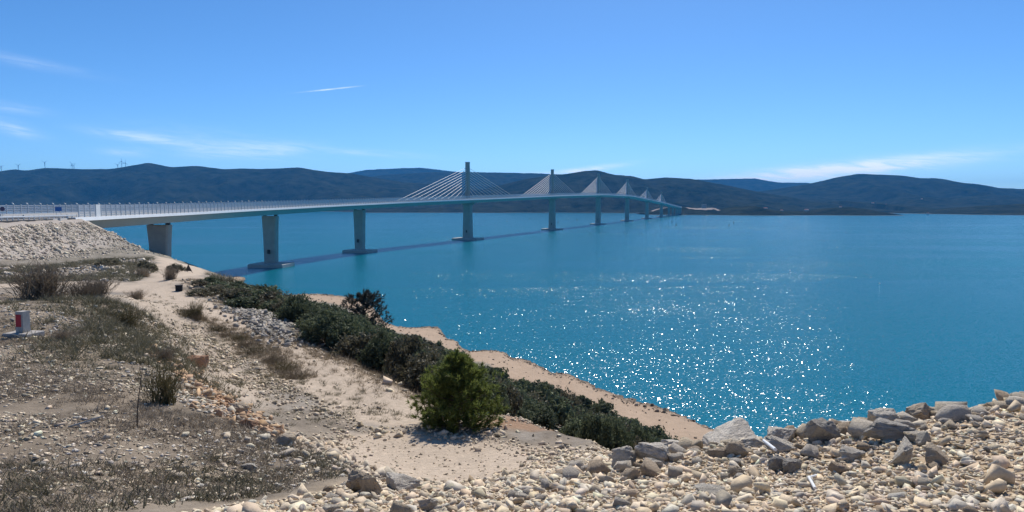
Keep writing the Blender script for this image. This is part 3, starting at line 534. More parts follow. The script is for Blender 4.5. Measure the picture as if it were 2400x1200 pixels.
def zones(x, y, z):
    """surface type masks on the near land"""
    j = fbm(x * 0.7, y * 0.7, 4, 5)
    jf = fbm(x * 2.6, y * 2.6, 4, 9)
    jr = np.clip(np.hypot(x, y) / 30.0, 0.15, 1.5)
    e = (j * 0.7 + jf * 0.35) * jr
    tr = 1 - smooth01(line_dist(TRACK_LOWER, x, y) + e, 1.15, 1.75)
    tr2 = (1 - smooth01(line_dist(TRACK_TERRACE, x, y) + e, 1.1, 2.0)) * 0.8
    tr3 = 1 - smooth01(line_dist(TRACK_PIER, x, y) + e * 1.4, 1.6, 2.8)
    sand = poly_mask(SAND_PATCH, x + jf * 0.25, y + j * 0.3, 0.35)
    rub = poly_mask(RUBBLE_POLY, x + jf * 0.2, y + j * 0.3, 0.3)
    bank = poly_mask(BANK_POLY, x + jf * 0.4, y + j * 0.6, 0.5) * (1 - rub)
    clay = np.maximum(1 - smooth01(line_dist(CLAY_LINE, x, y) + e * 0.6, 0.15, 0.55), (1 - smooth01(line_dist(CLAY_PINE, x, y) + e, 0.3, 0.9)) * 0.8)
    beach = (1 - smooth01(z + j * 0.35, 2.2, 2.9)) * (y > 35)
    dd = line_dist(ROAD_LINE, x, y) - 11.0
    emb = (1 - smooth01(dd + j, 8.5, 11.5)) * (y > 40)
    path = np.maximum.reduce([tr, tr2, tr3, sand])
    return dict(path=path, rub=rub, bank=bank, clay=clay, beach=beach, emb=emb, j=j, jf=jf)


def ground_z(x, y, detail=True):
    x = np.atleast_1d(np.asarray(x, float)); y = np.atleast_1d(np.asarray(y, float))
    z = spline_height(x, y)
    dd = line_dist(ROAD_LINE, x, y) - 11.0
    if detail:
        dd = dd + fbm(x * 0.35, y * 0.35, 4, 31) * np.clip(dd, 0, 3) * 0.5
    em = 28.45 - np.maximum(0, dd - 0.6) / 1.55
    z = np.maximum(z, em)
    if detail:
        path = np.maximum.reduce([1 - smooth01(line_dist(TRACK_LOWER, x, y), 1.0, 2.2), 1 - smooth01(line_dist(TRACK_PIER, x, y), 1.5, 3.0), poly_mask(SAND_PATCH, x, y, 0.4)])
        beach = 1 - smooth01(z, 2.0, 3.0)
        flat = np.maximum(path, beach)
        dist = np.hypot(x, y)
        amp = (0.02 + 0.10 * smooth01(dist, 6, 30) + 0.25 * smooth01(dist, 40, 120)) * (1 - 0.85 * flat)
        z = z + amp * fbm(x * 0.9, y * 0.9, 5, 3, 0.55) + (1 - flat) * 0.02 * fbm(x * 5.0, y * 5.0, 3, 21) + 0.012 * fbm(x * 2.2, y * 2.2, 3, 77)
        # ragged lip where the beach meets the water
        z = z + 0.16 * smooth01(z, -0.6, 0.2) * (1 - smooth01(z, 0.2, 1.5)) * fbm(x * 1.1, y * 1.1, 4, 61) * (y > 35)
    return z


def gz(x, y): return float(ground_z(x, y)[0])


def ground_color(x, y, z):
    Z = zones(x, y, z)
    C = lambda r, g, b: np.array([r, g, b])[None, :]
    far = smooth01(np.hypot(x, y), 60, 150)[:, None]
    soil = C(0.235, 0.195, 0.15) * (1 - far) + C(0.21, 0.185, 0.14) * far
    mot = fbm(x * 1.3, y * 1.3, 5, 40)[:, None]
    mot2 = fbm(x * 0.22, y * 0.22, 3, 43)[:, None]
    col = soil * (1 + 0.3 * mot)
    def mix(mask, c, v=0.18):
        nonlocal col
        m = mask[:, None]; col = col * (1 - m) + c * (1 + v * mot + 0.08 * mot2) * m
    mix(smooth01(Z['j'] + 0.5 * Z['jf'], -0.1, 0.6) * 0.7, C(0.34, 0.30, 0.25))
    mix(Z['bank'] * 0.9, C(0.25, 0.20, 0.145), 0.5)
    mix(Z['emb'], C(0.40, 0.35, 0.30))
    mix(Z['rub'], C(0.50, 0.385, 0.255))
    mix(Z['path'], C(0.50, 0.405, 0.305), 0.08)
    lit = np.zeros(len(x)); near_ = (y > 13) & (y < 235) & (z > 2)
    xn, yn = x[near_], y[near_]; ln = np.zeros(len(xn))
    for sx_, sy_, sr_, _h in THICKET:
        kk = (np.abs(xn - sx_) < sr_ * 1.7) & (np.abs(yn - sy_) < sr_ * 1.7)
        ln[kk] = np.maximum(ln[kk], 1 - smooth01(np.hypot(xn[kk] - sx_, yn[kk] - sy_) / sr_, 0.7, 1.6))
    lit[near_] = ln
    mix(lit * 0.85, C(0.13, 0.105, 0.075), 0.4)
    mix(Z['clay'] * 0.75, C(0.36, 0.20, 0.11))
    mix(Z['beach'], C(0.40, 0.295, 0.205), 0.14)
    wet = ((1 - smooth01(z + 0.12 * Z['jf'], 0.05, 0.22)) * (y > 35))
    mix(wet, C(0.14, 0.105, 0.075))
    return np.clip(col, 0.01, 0.9)


def axis(lo, hi, n): return WARP * np.sinh(np.linspace(np.arcsinh(lo / WARP), np.arcsinh(hi / WARP), n))


gx, gy = axis(-230, 135, 820), axis(-12, 350, 660)
GX, GY = np.meshgrid(gx, gy)
tx, ty = GX.ravel(), GY.ravel()
tz = ground_z(tx, ty)
nx, ny = len(gx), len(gy)
idx = np.arange(nx * ny).reshape(ny, nx)
quads = np.stack([idx[:-1, :-1], idx[:-1, 1:], idx[1:, 1:], idx[1:, :-1]], -1).reshape(-1, 4)
keep = tz[quads].max(1) > -2.5
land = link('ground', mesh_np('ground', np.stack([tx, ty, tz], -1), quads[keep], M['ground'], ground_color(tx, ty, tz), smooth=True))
tag(land, 'stony coastal slope with tan tracks, rubble bank and beach strip', None, None, 'structure')


def normal_at(x, y, e=0.15):
    zx = (gz(x + e, y) - gz(x - e, y)) / (2 * e); zy = (gz(x, y + e) - gz(x, y - e)) / (2 * e)
    return Vector((-zx, -zy, 1)).normalized()


# ---- sea
def make_sea():
    m, nt, b = mat_new('sea_water')
    L = nt.links
    geo = nt.nodes.new('ShaderNodeNewGeometry')
    mp = nt.nodes.new('ShaderNodeMapping'); mp.inputs['Scale'].default_value = (1.0, 1.0, 1.0)
    L.new(geo.outputs['Position'], mp.inputs['Vector'])
    big = nd(nt, 'ShaderNodeTexNoise', Scale=0.006, Detail=4.0, Roughness=0.55, Distortion=1.0)
    mpb = nt.nodes.new('ShaderNodeMapping'); mpb.inputs['Scale'].default_value = (0.35, 1.5, 1.0); mpb.inputs['Rotation'].default_value = (0, 0, -0.15)
    L.new(geo.outputs['Position'], mpb.inputs['Vector']); L.new(mpb.outputs[0], big.inputs['Vector'])
    ramp = nt.nodes.new('ShaderNodeValToRGB')
    ramp.color_ramp.elements[0].position = 0.3; ramp.color_ramp.elements[0].color = SEA_A
    ramp.color_ramp.elements[1].position = 0.75; ramp.color_ramp.elements[1].color = SEA_B
    L.new(big.outputs[0], ramp.inputs[0]); L.new(ramp.outputs[0], b.inputs['Base Color'])
    b.inputs['Roughness'].default_value = 0.12
    b.inputs['IOR'].default_value = 1.33
    b.inputs['Specular IOR Level'].default_value = 0.21
    # wave facets: each small patch of water has its own tilt, on top of a slow swell
    mp1 = nt.nodes.new('ShaderNodeMapping'); mp1.inputs['Scale'].default_value = (0.7, 1.25, 1.0); mp1.inputs['Rotation'].default_value = (0, 0, 0.3)
    L.new(geo.outputs['Position'], mp1.inputs['Vector'])
    warpn = nd(nt, 'ShaderNodeTexNoise', Scale=0.5, Detail=2.0)
    L.new(mp1.outputs[0], warpn.inputs['Vector'])
    wadd = nt.nodes.new('ShaderNodeVectorMath'); wadd.operation = 'MULTIPLY_ADD'
    wadd.inputs[1].default_value = (1.5, 1.5, 0.0); L.new(warpn.outputs['Color'], wadd.inputs[0]); L.new(mp1.outputs[0], wadd.inputs[2])
    flat2 = nt.nodes.new('ShaderNodeVectorMath'); flat2.operation = 'MULTIPLY'; flat2.inputs[1].default_value = (1, 1, 0); L.new(wadd.outputs[0], flat2.inputs[0])
    slope = None
    for scl, amp_ in ((10.0, SEA_SLOPE), (4.2, SEA_SLOPE * 0.75)):
        vo = nt.nodes.new('ShaderNodeTexVoronoi'); vo.voronoi_dimensions = '2D'; vo.inputs['Scale'].default_value = scl
        L.new(flat2.outputs[0], vo.inputs['Vector'])
        ma = nt.nodes.new('ShaderNodeVectorMath'); ma.operation = 'MULTIPLY_ADD'
        ma.inputs[1].default_value = (2 * amp_, 2 * amp_, 0); ma.inputs[2].default_value = (-amp_, -amp_, 0)
        L.new(vo.outputs['Color'], ma.inputs[0])
        if slope is None: slope = ma.outputs[0]
        else:
            ad = nt.nodes.new('ShaderNodeVectorMath'); ad.operation = 'ADD'; L.new(slope, ad.inputs[0]); L.new(ma.outputs[0], ad.inputs[1]); slope = ad.outputs[0]
    # calmer lanes where the wind does not reach
    amp = nd(nt, 'ShaderNodeMapRange', From_Min=0.36, From_Max=0.56, To_Min=0.55, To_Max=1.0)
    L.new(big.outputs[0], amp.inputs[0])
    scn = nt.nodes.new('ShaderNodeVectorMath'); scn.operation = 'SCALE'; L.new(slope, scn.inputs[0]); L.new(amp.outputs[0], scn.inputs['Scale'])
    up = nt.nodes.new('ShaderNodeVectorMath'); up.operation = 'ADD'; up.inputs[1].default_value = (0, 0, 1); L.new(scn.outputs[0], up.inputs[0])
    nm = nt.nodes.new('ShaderNodeVectorMath'); nm.operation = 'NORMALIZE'; L.new(up.outputs[0], nm.inputs[0])
    n2 = nd(nt, 'ShaderNodeTexNoise', Scale=0.16, Detail=2.0, Roughness=0.5)
    L.new(mp1.outputs[0], n2.inputs['Vector'])
    bp2 = nd(nt, 'ShaderNodeBump', Strength=1.0, Distance=0.2); L.new(n2.outputs[0], bp2.inputs['Height']); L.new(nm.outputs[0], bp2.inputs['Normal'])
    L.new(bp2.outputs[0], b.inputs['Normal'])
    xs = np.array([-11500, -3000, -600, -200, 200, 600, 3000, 11500], float); ys = np.array([-400, 0, 100, 300, 900, 3000, 7000, 12500], float)
    X, Y = np.meshgrid(xs, ys); i = np.arange(64).reshape(8, 8)
    q = np.stack([i[:-1, :-1], i[:-1, 1:], i[1:, 1:], i[1:, :-1]], -1).reshape(-1, 4)
    sea = link('sea', mesh_np('sea', np.stack([X.ravel(), Y.ravel(), 0 * X.ravel()], -1), q, m))
    tag(sea, 'calm turquoise sea channel glittering in the sun', None, None, 'structure')


SEA_A, SEA_B, SEA_SLOPE = (0.0, 0.128, 0.185, 1), (0.0, 0.172, 0.24, 1), 0.24
make_sea()

# ---- hills across the water
def hill_material(name, a, b_, pale):
    m, nt, b = mat_new(name)
    L = nt.links
    geo = nt.nodes.new('ShaderNodeNewGeometry')
    n = nd(nt, 'ShaderNodeTexNoise', Scale=0.012, Detail=9.0, Roughness=0.68)
    L.new(geo.outputs['Position'], n.inputs['Vector'])
    r = nt.nodes.new('ShaderNodeValToRGB')
    r.color_ramp.elements[0].position = 0.35; r.color_ramp.elements[0].color = (*a, 1)
    r.color_ramp.elements[1].position = 0.68; r.color_ramp.elements[1].color = (*b_, 1)
    L.new(n.outputs[0], r.inputs[0])
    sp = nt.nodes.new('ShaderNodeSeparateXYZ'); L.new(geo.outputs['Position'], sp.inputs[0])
    mr = nd(nt, 'ShaderNodeMapRange', From_Min=0.3, From_Max=0.9, To_Min=0.6, To_Max=0.0); L.new(sp.outputs[2], mr.inputs[0])  # pale band at the waterline, painted in for glare along the far shore
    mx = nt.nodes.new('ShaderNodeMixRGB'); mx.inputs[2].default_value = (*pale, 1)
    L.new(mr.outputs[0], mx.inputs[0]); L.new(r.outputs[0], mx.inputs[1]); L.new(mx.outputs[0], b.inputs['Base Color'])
    b.inputs['Roughness'].default_value = 1.0; b.inputs['Specular IOR Level'].default_value = 0.0
    n2 = nd(nt, 'ShaderNodeTexNoise', Scale=0.06, Detail=5.0, Roughness=0.7); L.new(geo.outputs['Position'], n2.inputs['Vector'])
    bp = nd(nt, 'ShaderNodeBump', Strength=1.0, Distance=12.0); L.new(n2.outputs[0], bp.inputs['Height']); L.new(bp.outputs[0], b.inputs['Normal'])
    return m


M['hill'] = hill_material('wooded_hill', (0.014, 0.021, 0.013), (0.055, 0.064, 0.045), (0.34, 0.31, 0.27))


def make_hill(name, yr, yf, ridge, label, seed, nu=420, nv=46):
    rx = np.array([p[0] for p in ridge], float); rz = np.array([p[1] for p in ridge], float)
    X = np.linspace(rx[0], rx[-1], nu)
    # smooth interpolation of the crest
    Zr = np.interp(X, rx, rz)
    k = max(3, nu // 90) | 1
    Zr = np.convolve(np.pad(Zr, k // 2, mode='edge'), np.ones(k) / k, 'valid')
    depth = yr - yf
    Yf = yf + 0.10 * depth * fbm(X / (0.5 * depth), 0 * X + seed, 4, seed) * 2 - 0.35 * depth * 0
    Yr = np.full(nu, float(yr)) + 0.12 * depth * fbm(X / (0.9 * depth), 0 * X + 3.3, 2, seed + 5) * 0
    Zr = Zr + 0.006 * (Zr + 30) * fbm(X / 60.0, 0 * X, 3, seed + 9)
    v = np.concatenate([np.linspace(0, 1, nv), 1 + np.linspace(0.06, 0.8, 10)])
    VX, VV = np.meshgrid(X, v)
    Yg = np.where(VV <= 1, Yf[None] + (Yr - Yf)[None] * VV, Yr[None] + (VV - 1) * depth)
    prof = np.where(VV <= 1, np.where(Zr[None] < 60, 1 - (1 - VV) ** 2.2, 0.38 * VV + 0.62 * VV ** 1.7), 1 - ((VV - 1) / 0.8) ** 1.3 * 1.0)
    Zg = (Zr[None] + 3) * prof - 3
    w = np.sin(np.clip(VV, 0, 1) * PI) ** 0.7
    sc = max(160.0, depth * 0.28)
    gul = 1 - np.abs(fbm(VX / sc, Yg / (sc * 1.9), 4, seed + 20)) * 2.2
    Zg = Zg + w * (Zr[None] + 20) * 0.20 * (gul - 0.55) + w * 0.05 * (Zr[None] + 10) * fbm(VX / 90, Yg / 120, 4, seed + 2)
    P = np.stack([VX.ravel(), Yg.ravel(), Zg.ravel()], -1)
    i = np.arange(P.shape[0]).reshape(len(v), nu)
    q = np.stack([i[:-1, :-1], i[:-1, 1:], i[1:, 1:], i[1:, :-1]], -1).reshape(-1, 4)
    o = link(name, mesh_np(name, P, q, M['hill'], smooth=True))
    return tag(o, label, None, None, 'structure')


HILL_LABELS = {
    'hill_far_blue': 'palest blue ridge far behind the first bridge pylon', 'hill_far_right': 'faint blue ridge behind the right end of the bridge',
    'hill_middle': 'even wooded ridge behind the first two pylons', 'hill_right': 'broad rounded hill right of the bridge end',
    'hill_centre': 'wooded hill rising behind the middle pylons', 'hill_left': 'dark long ridge with wind turbines on the left',
    'low_shore_hill': 'low dark shore under the bridge deck', 'peninsula': 'low point of land where the bridge ends',
    'headland': 'two dark low headlands right of the bridge end', 'right_headland': 'dark low headland at the right edge of the picture'}
HILL_BY_NAME = {}
for hi, (hn, yr, yf, ridge) in enumerate(HILLS):
    HILL_BY_NAME[hn] = make_hill(hn, yr, yf, ridge, HILL_LABELS[hn], 100 + hi * 7)

# ---- haze: one closed box of even, pale air round everything but the sky
def make_haze():
    m = bpy.data.materials.new('haze_air'); m.use_nodes = True
    nt = m.node_tree; nt.nodes.clear()
    pv = nt.nodes.new('ShaderNodeVolumePrincipled')
    pv.inputs['Color'].default_value = (0.05, 0.42, 1.0, 1)
    pv.inputs['Density'].default_value = HAZE_DENSITY
    pv.inputs['Anisotropy'].default_value = 0.0
    out = nt.nodes.new('ShaderNodeOutputMaterial'); nt.links.new(pv.outputs[0], out.inputs['Volume'])
    o = MB().box((0, 6100, 245), (23600, 13400, 500)).build('haze', m)
    tag(o, 'pale blue haze hanging over the sea and hills', None, None, 'stuff')


HAZE_DENSITY = 6.2e-5
make_haze()

# ================================================================ the bridge
# centre line in plan: a long curve on the near shore, then straight across
_ctrl = [(-78, 50), (-100, 105), (-116, 163), (-128.4, 248.8), (-125.9, 356.1), (-104.2, 467.2), (-41.5, 641.8), (53.5, 910.5), (148.5, 1179.2), (243.5, 1447.9),
         (338.5, 1716.6), (433.5, 1985.3), (496.6, 2164.0), (532.6, 2265.8), (568.6, 2367.6), (596.6, 2446.8), (640, 2569.5)]


def catmull(P, per=24):
    P = [np.array(p, float) for p in P]; P = [2 * P[0] - P[1]] + P + [2 * P[-1] - P[-2]]
    out = []
    for i in range(1, len(P) - 2):
        p0, p1, p2, p3 = P[i - 1:i + 3]
        # centripetal tangents scaled by the chord lengths
        d1 = np.linalg.norm(p2 - p1)
        m1 = ((p1 - p0) / np.linalg.norm(p1 - p0) + (p2 - p1) / d1) * 0.5 * d1
        m2 = ((p2 - p1) / d1 + (p3 - p2) / np.linalg.norm(p3 - p2)) * 0.5 * d1
        for t in np.linspace(0, 1, per, endpoint=False):
            out.append((2 * t**3 - 3 * t**2 + 1) * p1 + (t**3 - 2 * t**2 + t) * m1 + (-2 * t**3 + 3 * t**2) * p2 + (t**3 - t**2) * m2)
    out.append(P[-2]); return np.array(out)


_cl = catmull(_ctrl)
_len = np.concatenate([[0], np.cumsum(np.linalg.norm(np.diff(_cl, axis=0), axis=1))])
_s0 = _len[48]                                            # abutment
_s = _len - _s0
NODE_S = [_len[24 * i] - _s0 for i in range(2, 16)]       # abutment, piers, pylons, far abutment
NODE_Z = [28.7, 29.1, 30.8, 33.3, 38.1, 45.4, 51.2, 52.7, 46.9, 39.7, 34.2, 31.0, 28.2, 26.4]
_zs = np.array([_s[0], -60] + NODE_S + [_s[-1]]); _zz = np.array([29.4, 29.0] + NODE_Z + [23.5])


def _zspline():
    t = np.linspace(_zs[0], _zs[-1], 3000); z = np.interp(t, _zs, _zz)
    k = 91
    z2 = np.convolve(np.pad(z, k // 2, mode='edge'), np.hanning(k + 2)[1:-1] / np.hanning(k + 2)[1:-1].sum(), 'valid')
    return t, z2


_zt, _zv = _zspline()


def axis_pt(s):
    x, y = np.interp(s, _s, _cl[:, 0]), np.interp(s, _s, _cl[:, 1])
    e = 4.0
    dx = np.interp(s + e, _s, _cl[:, 0]) - np.interp(s - e, _s, _cl[:, 0]); dy = np.interp(s + e, _s, _cl[:, 1]) - np.interp(s - e, _s, _cl[:, 1])
    L = math.hypot(dx, dy) + 1e-9
    return np.array([x, y]), np.array([dx / L, dy / L]), float(np.interp(s, _zt, _zv))


def at_road(s, off, dz=0.0):
    """off > 0: towards the camera side (right of travel)"""
    p, t, z = axis_pt(s)
    return (p[0] + t[1] * off, p[1] - t[0] * off, z + dz)


def road_angle(s):
    _, t, _ = axis_pt(s); return math.atan2(t[1], t[0])


def sweep(name, section, s_list, mat, parent, smooth=False):
    mb = MB(); mb.loft([[at_road(s, o, h) for o, h in section] for s in s_list])
    return mb.build(name, mat, parent, smooth=smooth)


base_xy, _, base_z = axis_pt(0.0)
bridge = empty('cable_stayed_bridge', (0, 0, 0))
tag(bridge, 'long white cable stayed bridge with six pylons crossing the sea channel', 'bridge')
S_END = NODE_S[-1]
ss = list(np.arange(-1.0, 330, 6.0)) + list(np.arange(330, S_END, 15.0)) + [S_END]
HW = 11.2
sweep('girder', [(-HW + 0.3, -0.75), (-HW + 0.3, -0.25), (HW - 0.3, -0.25), (HW - 0.3, -0.75), (6.6, -1.25), (4.6, -3.55), (-4.6, -3.55), (-6.6, -1.25)], ss, M['steel_paint'], bridge)
sweep('carriageway', [(-HW + 1.2, -0.25), (-HW + 1.2, 0.02), (HW - 1.2, 0.02), (HW - 1.2, -0.25)], ss, M['asphalt'], bridge)
for sd in (1, -1):
    sec = [(sd * (HW - 1.1), -0.3), (sd * (HW - 1.1), 0.18), (sd * (HW - 0.1), 0.14), (sd * (HW + 0.12), -0.75), (sd * (HW - 0.35), -0.78)]
    sweep('edge_beam', sec if sd > 0 else sec[::-1], ss, M['white_paint'], bridge)
    sec = [(sd * (HW - 2.2), 0.0), (sd * (HW - 2.05), 0.85), (sd * (HW - 1.85), 0.85), (sd * (HW - 1.7), 0.0)]
    sweep('crash_barrier', sec, ss, M['concrete_pale'], bridge)
sweep('median_barrier', [(-0.3, 0.0), (-0.15, 0.8), (0.15, 0.8), (0.3, 0.0)], ss, M['concrete_pale'], bridge)


def ring(c, t, a, b, z, ch=0.0):
    """rectangle ring: a half-size along the bridge, b across, ch chamfer"""
    n = np.array([t[1], -t[0]])
    pts = [(-a + ch, -b), (a - ch, -b), (a, -b + ch), (a, b - ch), (a - ch, b), (-a + ch, b), (-a, b - ch), (-a, -b + ch)] if ch > 0 else [(-a, -b), (a, -b), (a, b), (-a, b)]
    return [(c[0] + t[0] * u + n[0] * w, c[1] + t[1] * u + n[1] * w, z) for u, w in pts]


PYLON_TOP = [72.0, 79.4, 86.2, 87.0, 77.6, 72.2]
for k in range(1, 13):
    s = NODE_S[k]; c, t, z = axis_pt(s)
    is_pyl = 4 <= k <= 9
    zb = gz(c[0], c[1]) - 2.0 if k == 1 else (1.2 if k < 11 else 2.0)
    ztop = z - 4.35
    mb = MB()
    if is_pyl:
        mb.loft([ring(c, t, 3.3, 4.3, zb, 0.7), ring(c, t, 3.0, 3.7, z - 12, 0.7), ring(c, t, 3.0, 3.6, z - 3.4, 0.7)])
        mb.loft([ring(c, t, 3.2, 4.2, z - 5.2), ring(c, t, 3.6, 6.3, z - 3.45)])
    else:
        mb.loft([ring(c, t, 2.1, 3.1, zb, 0.5), ring(c, t, 2.15, 3.35, zb + (ztop - zb) * 0.55, 0.5), ring(c, t, 2.2, 3.85, ztop, 0.5)])
    pier = mb.build('pier', M['concrete'], bridge)
    if not is_pyl:
        for o in (-3.0, 3.0):
            q = np.array([t[1], -t[0]])
            MB().box((c[0] + q[0] * o, c[1] + q[1] * o, (ztop + z - 3.55) / 2), (1.3, 1.3, z - 3.55 - ztop), road_angle(s)).build('bearing', M['dark_metal'], pier)
    if k != 1:
        cap = MB()
        a, b = (11.0, 8.5) if is_pyl else (9.2, 7.2)
        if is_pyl: a, b = 9.5, 12.5
        else: a, b = 7.4, 9.4
        cap.loft([ring(c, t, a, b, -1.0), ring(c, t, a, b, 1.6), ring(c, t, a - 0.7, b - 0.7, 1.9)])
        cap.build('pile_cap', M['cap_concrete'], pier)
        # access hatch on the shaft
        hx = c - t * 2.9 if not is_pyl else c - t * 3.35
        MB().box((hx[0], hx[1], 8.0), (0.5, 1.2, 2.2), road_angle(s)).build('hatch', M['dark_metal'], pier)
    if is_pyl:
        top = PYLON_TOP[k - 4]
        mb = MB(); mb.loft([ring(c, t, 2.3, 1.75, z - 0.2, 0.3), ring(c, t, 2.0, 1.7, z + 16, 0.3), ring(c, t, 1.75, 1.7, top, 0.3)])
        pyl = mb.build('pylon', M['concrete'], bridge)
        MB().box((c[0], c[1], top + 0.35), (3.7, 3.6, 0.7), road_angle(s)).build('pylon_head', M['concrete_pale'], pyl)
        for sd in (-1, 1):
            for q in range(10):
                d0 = 18 + q * 12.4
                zt = z + 10 + q * (top - z - 14.5) / 9.0
                pa = (c[0] + t[0] * sd * 1.7, c[1] + t[1] * sd * 1.7, zt)
                pb = at_road(s + sd * d0, 0.0, 0.8)
                mbc = MB()
                mbc.tube(pa, pb, 0.2 if k < 6 else 0.24, n=6)
                # anchor sleeve near the deck
                va, vb = Vector(pa), Vector(pb); dv = (va - vb).normalized()
                mbc.tube(vb, vb + dv * 4.5, 0.33, n=6)
                mbc.build('stay_cable', M['cable'], bridge)

# abutments
c0, t0, z0 = axis_pt(-2.0)
mb = MB()
n0 = np.array([t0[1], -t0[0]])
mb.loft([ring(c0 - t0 * 2.0, t0, 4.2, 9.2, 20.0), ring(c0 - t0 * 2.0, t0, 4.2, 9.2, z0 - 3.7)])
mb.loft([ring(c0 - t0 * 5.0, t0, 1.2, 11.0, 22.0), ring(c0 - t0 * 5.0, t0, 1.2, 11.0, z0 - 0.3)])
for sd in (-1, 1):
    cc = c0 - t0 * 9.0 + n0 * sd * 10.9
    mb.loft([ring(cc, t0, 5.2, 0.25, 24.5), ring(cc, t0, 5.2, 0.25, z0 + 0.1)])
mb.build('abutment', M['concrete_pale'], bridge)
c1, t1, z1 = axis_pt(S_END + 3.0)
MB().loft([ring(c1, t1, 4.0, 9.0, 2.0), ring(c1, t1, 4.0, 9.0, z1 - 0.3)]).build('abutment', M['concrete'], bridge)

# wind screens: posts and louvred panels; the nearest as single parts, the rest joined
m, nt, b = mat_new('screen_louvre')
b.inputs['Base Color'].default_value = (0.62, 0.66, 0.70, 1); b.inputs['Roughness'].default_value = 0.35
tr = nt.nodes.new('ShaderNodeBsdfTransparent'); tl = nt.nodes.new('ShaderNodeBsdfTranslucent')
tl.inputs['Color'].default_value = (0.6, 0.64, 0.68, 1)
mx1 = nt.nodes.new('ShaderNodeMixShader'); mx1.inputs[0].default_value = 0.35
mx2 = nt.nodes.new('ShaderNodeMixShader'); mx2.inputs[0].default_value = 0.42
nt.links.new(b.outputs[0], mx1.inputs[1]); nt.links.new(tl.outputs[0], mx1.inputs[2])
nt.links.new(mx1.outputs[0], mx2.inputs[1]); nt.links.new(tr.outputs[0], mx2.inputs[2])
nt.links.new(mx2.outputs[0], nt.nodes['Material Output'].inputs['Surface'])
M['louvre'] = m
STEP = 3.5


def post_mesh(h, hook):
    mb = MB(); mb.box((0, 0, h / 2), (0.2, 0.26, h))
    if hook: mb.loft([[(-0.1, -0.13, h), (0.1, -0.13, h), (0.1, 0.13, h), (-0.1, 0.13, h)], [(-0.1, 0.25, h + 0.25), (0.1, 0.25, h + 0.25), (0.1, 0.5, h + 0.25), (-0.1, 0.5, h + 0.25)]])
    return mb.mesh('screen_post', M['galvanised'])


def panel_mesh():
    mb = MB()
    for k in range(6):
        z = 0.45 + k * 0.47
        mb.box((STEP / 2, 0, z), (STEP - 0.22, 0.03, 0.34))
    return mb.mesh('screen_panel', M['louvre'])


post_a, post_b, panel_me = post_mesh(3.2, False), post_mesh(3.3, True), panel_mesh()
far_mb = {1: (MB(), MB()), -1: (MB(), MB())}
for sd in (1, -1):
    o = sd * (HW - 0.45)
    i = 0; s = 2.0 if sd > 0 else -52.0
    while s < S_END - 4:
        a = at_road(s, o, 0.12); b2 = at_road(s + STEP, o, 0.12)
        rz = math.atan2(b2[1] - a[1], b2[0] - a[0]); ry = -math.atan2(b2[2] - a[2], math.hypot(b2[0] - a[0], b2[1] - a[1]))
        if i < 75:
            link('screen_post', post_b if (sd < 0 and i % 2 == 0) else post_a, bridge, a, (0, 0, rz))
            if not (sd > 0 and i == 3):
                link('screen_panel', panel_me, bridge, a, (0, ry, rz))
            else:
                pn = link('screen_panel', MB().box((STEP / 2, 0, 1.65), (STEP - 0.22, 0.05, 3.0)).mesh('solid_panel', M['white_paint']), bridge, a, (0, ry, rz))
                pn['label'] = 'solid white panel in the wind screen'
        else:
            P_, Q_ = far_mb[sd]
            P_.box((a[0], a[1], a[2] + 1.6), (0.2, 0.26, 3.2), rz)
            va, vb = Vector(a), Vector(b2)
            for k in range(6):
                z = 0.45 + k * 0.47
                Q_.add([va + Vector((0, 0, z - 0.17)), vb + Vector((0, 0, z - 0.17)), vb + Vector((0, 0, z + 0.17)), va + Vector((0, 0, z + 0.17))], [(0, 1, 2, 3)])
        i += 1; s += STEP
    tag(far_mb[sd][0].build('screen_post', M['galvanised'], bridge), kind='stuff')
    tag(far_mb[sd][1].build('screen_panel', M['louvre'], bridge), kind='stuff')

# approach road on the embankment
sa = list(np.arange(_s[0] + 8, -1.2, 5.0)) + [-1.2]
ap = sweep('road', [(-HW + 0.2, -0.9), (-HW + 0.2, -0.02), (HW - 0.2, -0.02), (HW - 0.2, -0.9)], sa, M['asphalt'], None)
tag(ap, 'approach road on the rubble embankment', None, None, 'structure')
sh = sweep('shoulder', [(HW - 2.6, -0.05), (HW - 2.6, 0.02), (HW - 0.6, 0.0), (HW - 0.6, -0.05)], [s for s in sa if s < -2], mat_plain('gravel_shoulder', (0.5, 0.45, 0.38), 0.95, 0.12, 3.0), ap)


def guard_rail(off, s_a, s_b, label, fence=False):
    g = empty('guard_rail', at_road(s_a, off)); inv = Vector(g.location)
    tag(g, label, 'guard rail')
    s = s_a; pm = None
    h = 1.15 if fence else 0.85
    while s < s_b:
        p = Vector(at_road(s, off)) - inv
        if pm is None: pm = MB().box((0, 0, h / 2 - 0.1), (0.16, 0.16, h + 0.2)).mesh('rail_post', M['galvanised'])
        link('rail_post', pm, g, p, (0, 0, road_angle(s))); s += 2.6
    zz = ((0.62, 0.34),) if not fence else ((0.5, 0.14), (1.08, 0.14))
    for z, w in zz:
        secs = [[tuple(Vector(at_road(q, off + dx, z + dzz)) - inv) for dx, dzz in ((0.09, -w / 2), (0.16, 0), (0.09, w / 2), (0.05, w / 2), (0.05, -w / 2))] for q in np.arange(s_a - 0.5, s_b + 0.5, 3.0)]
        MB().loft(secs).build('rail_beam', M['galvanised'], g)


guard_rail(HW - 0.35, -75, 0.5, 'galvanised guard rail along the near edge of the approach road')
guard_rail(-3.0, -75, -4, 'double railed white barrier in the middle of the approach road', True)

# things on the approach
def road_place(px_s, off): return at_road(px_s, off)


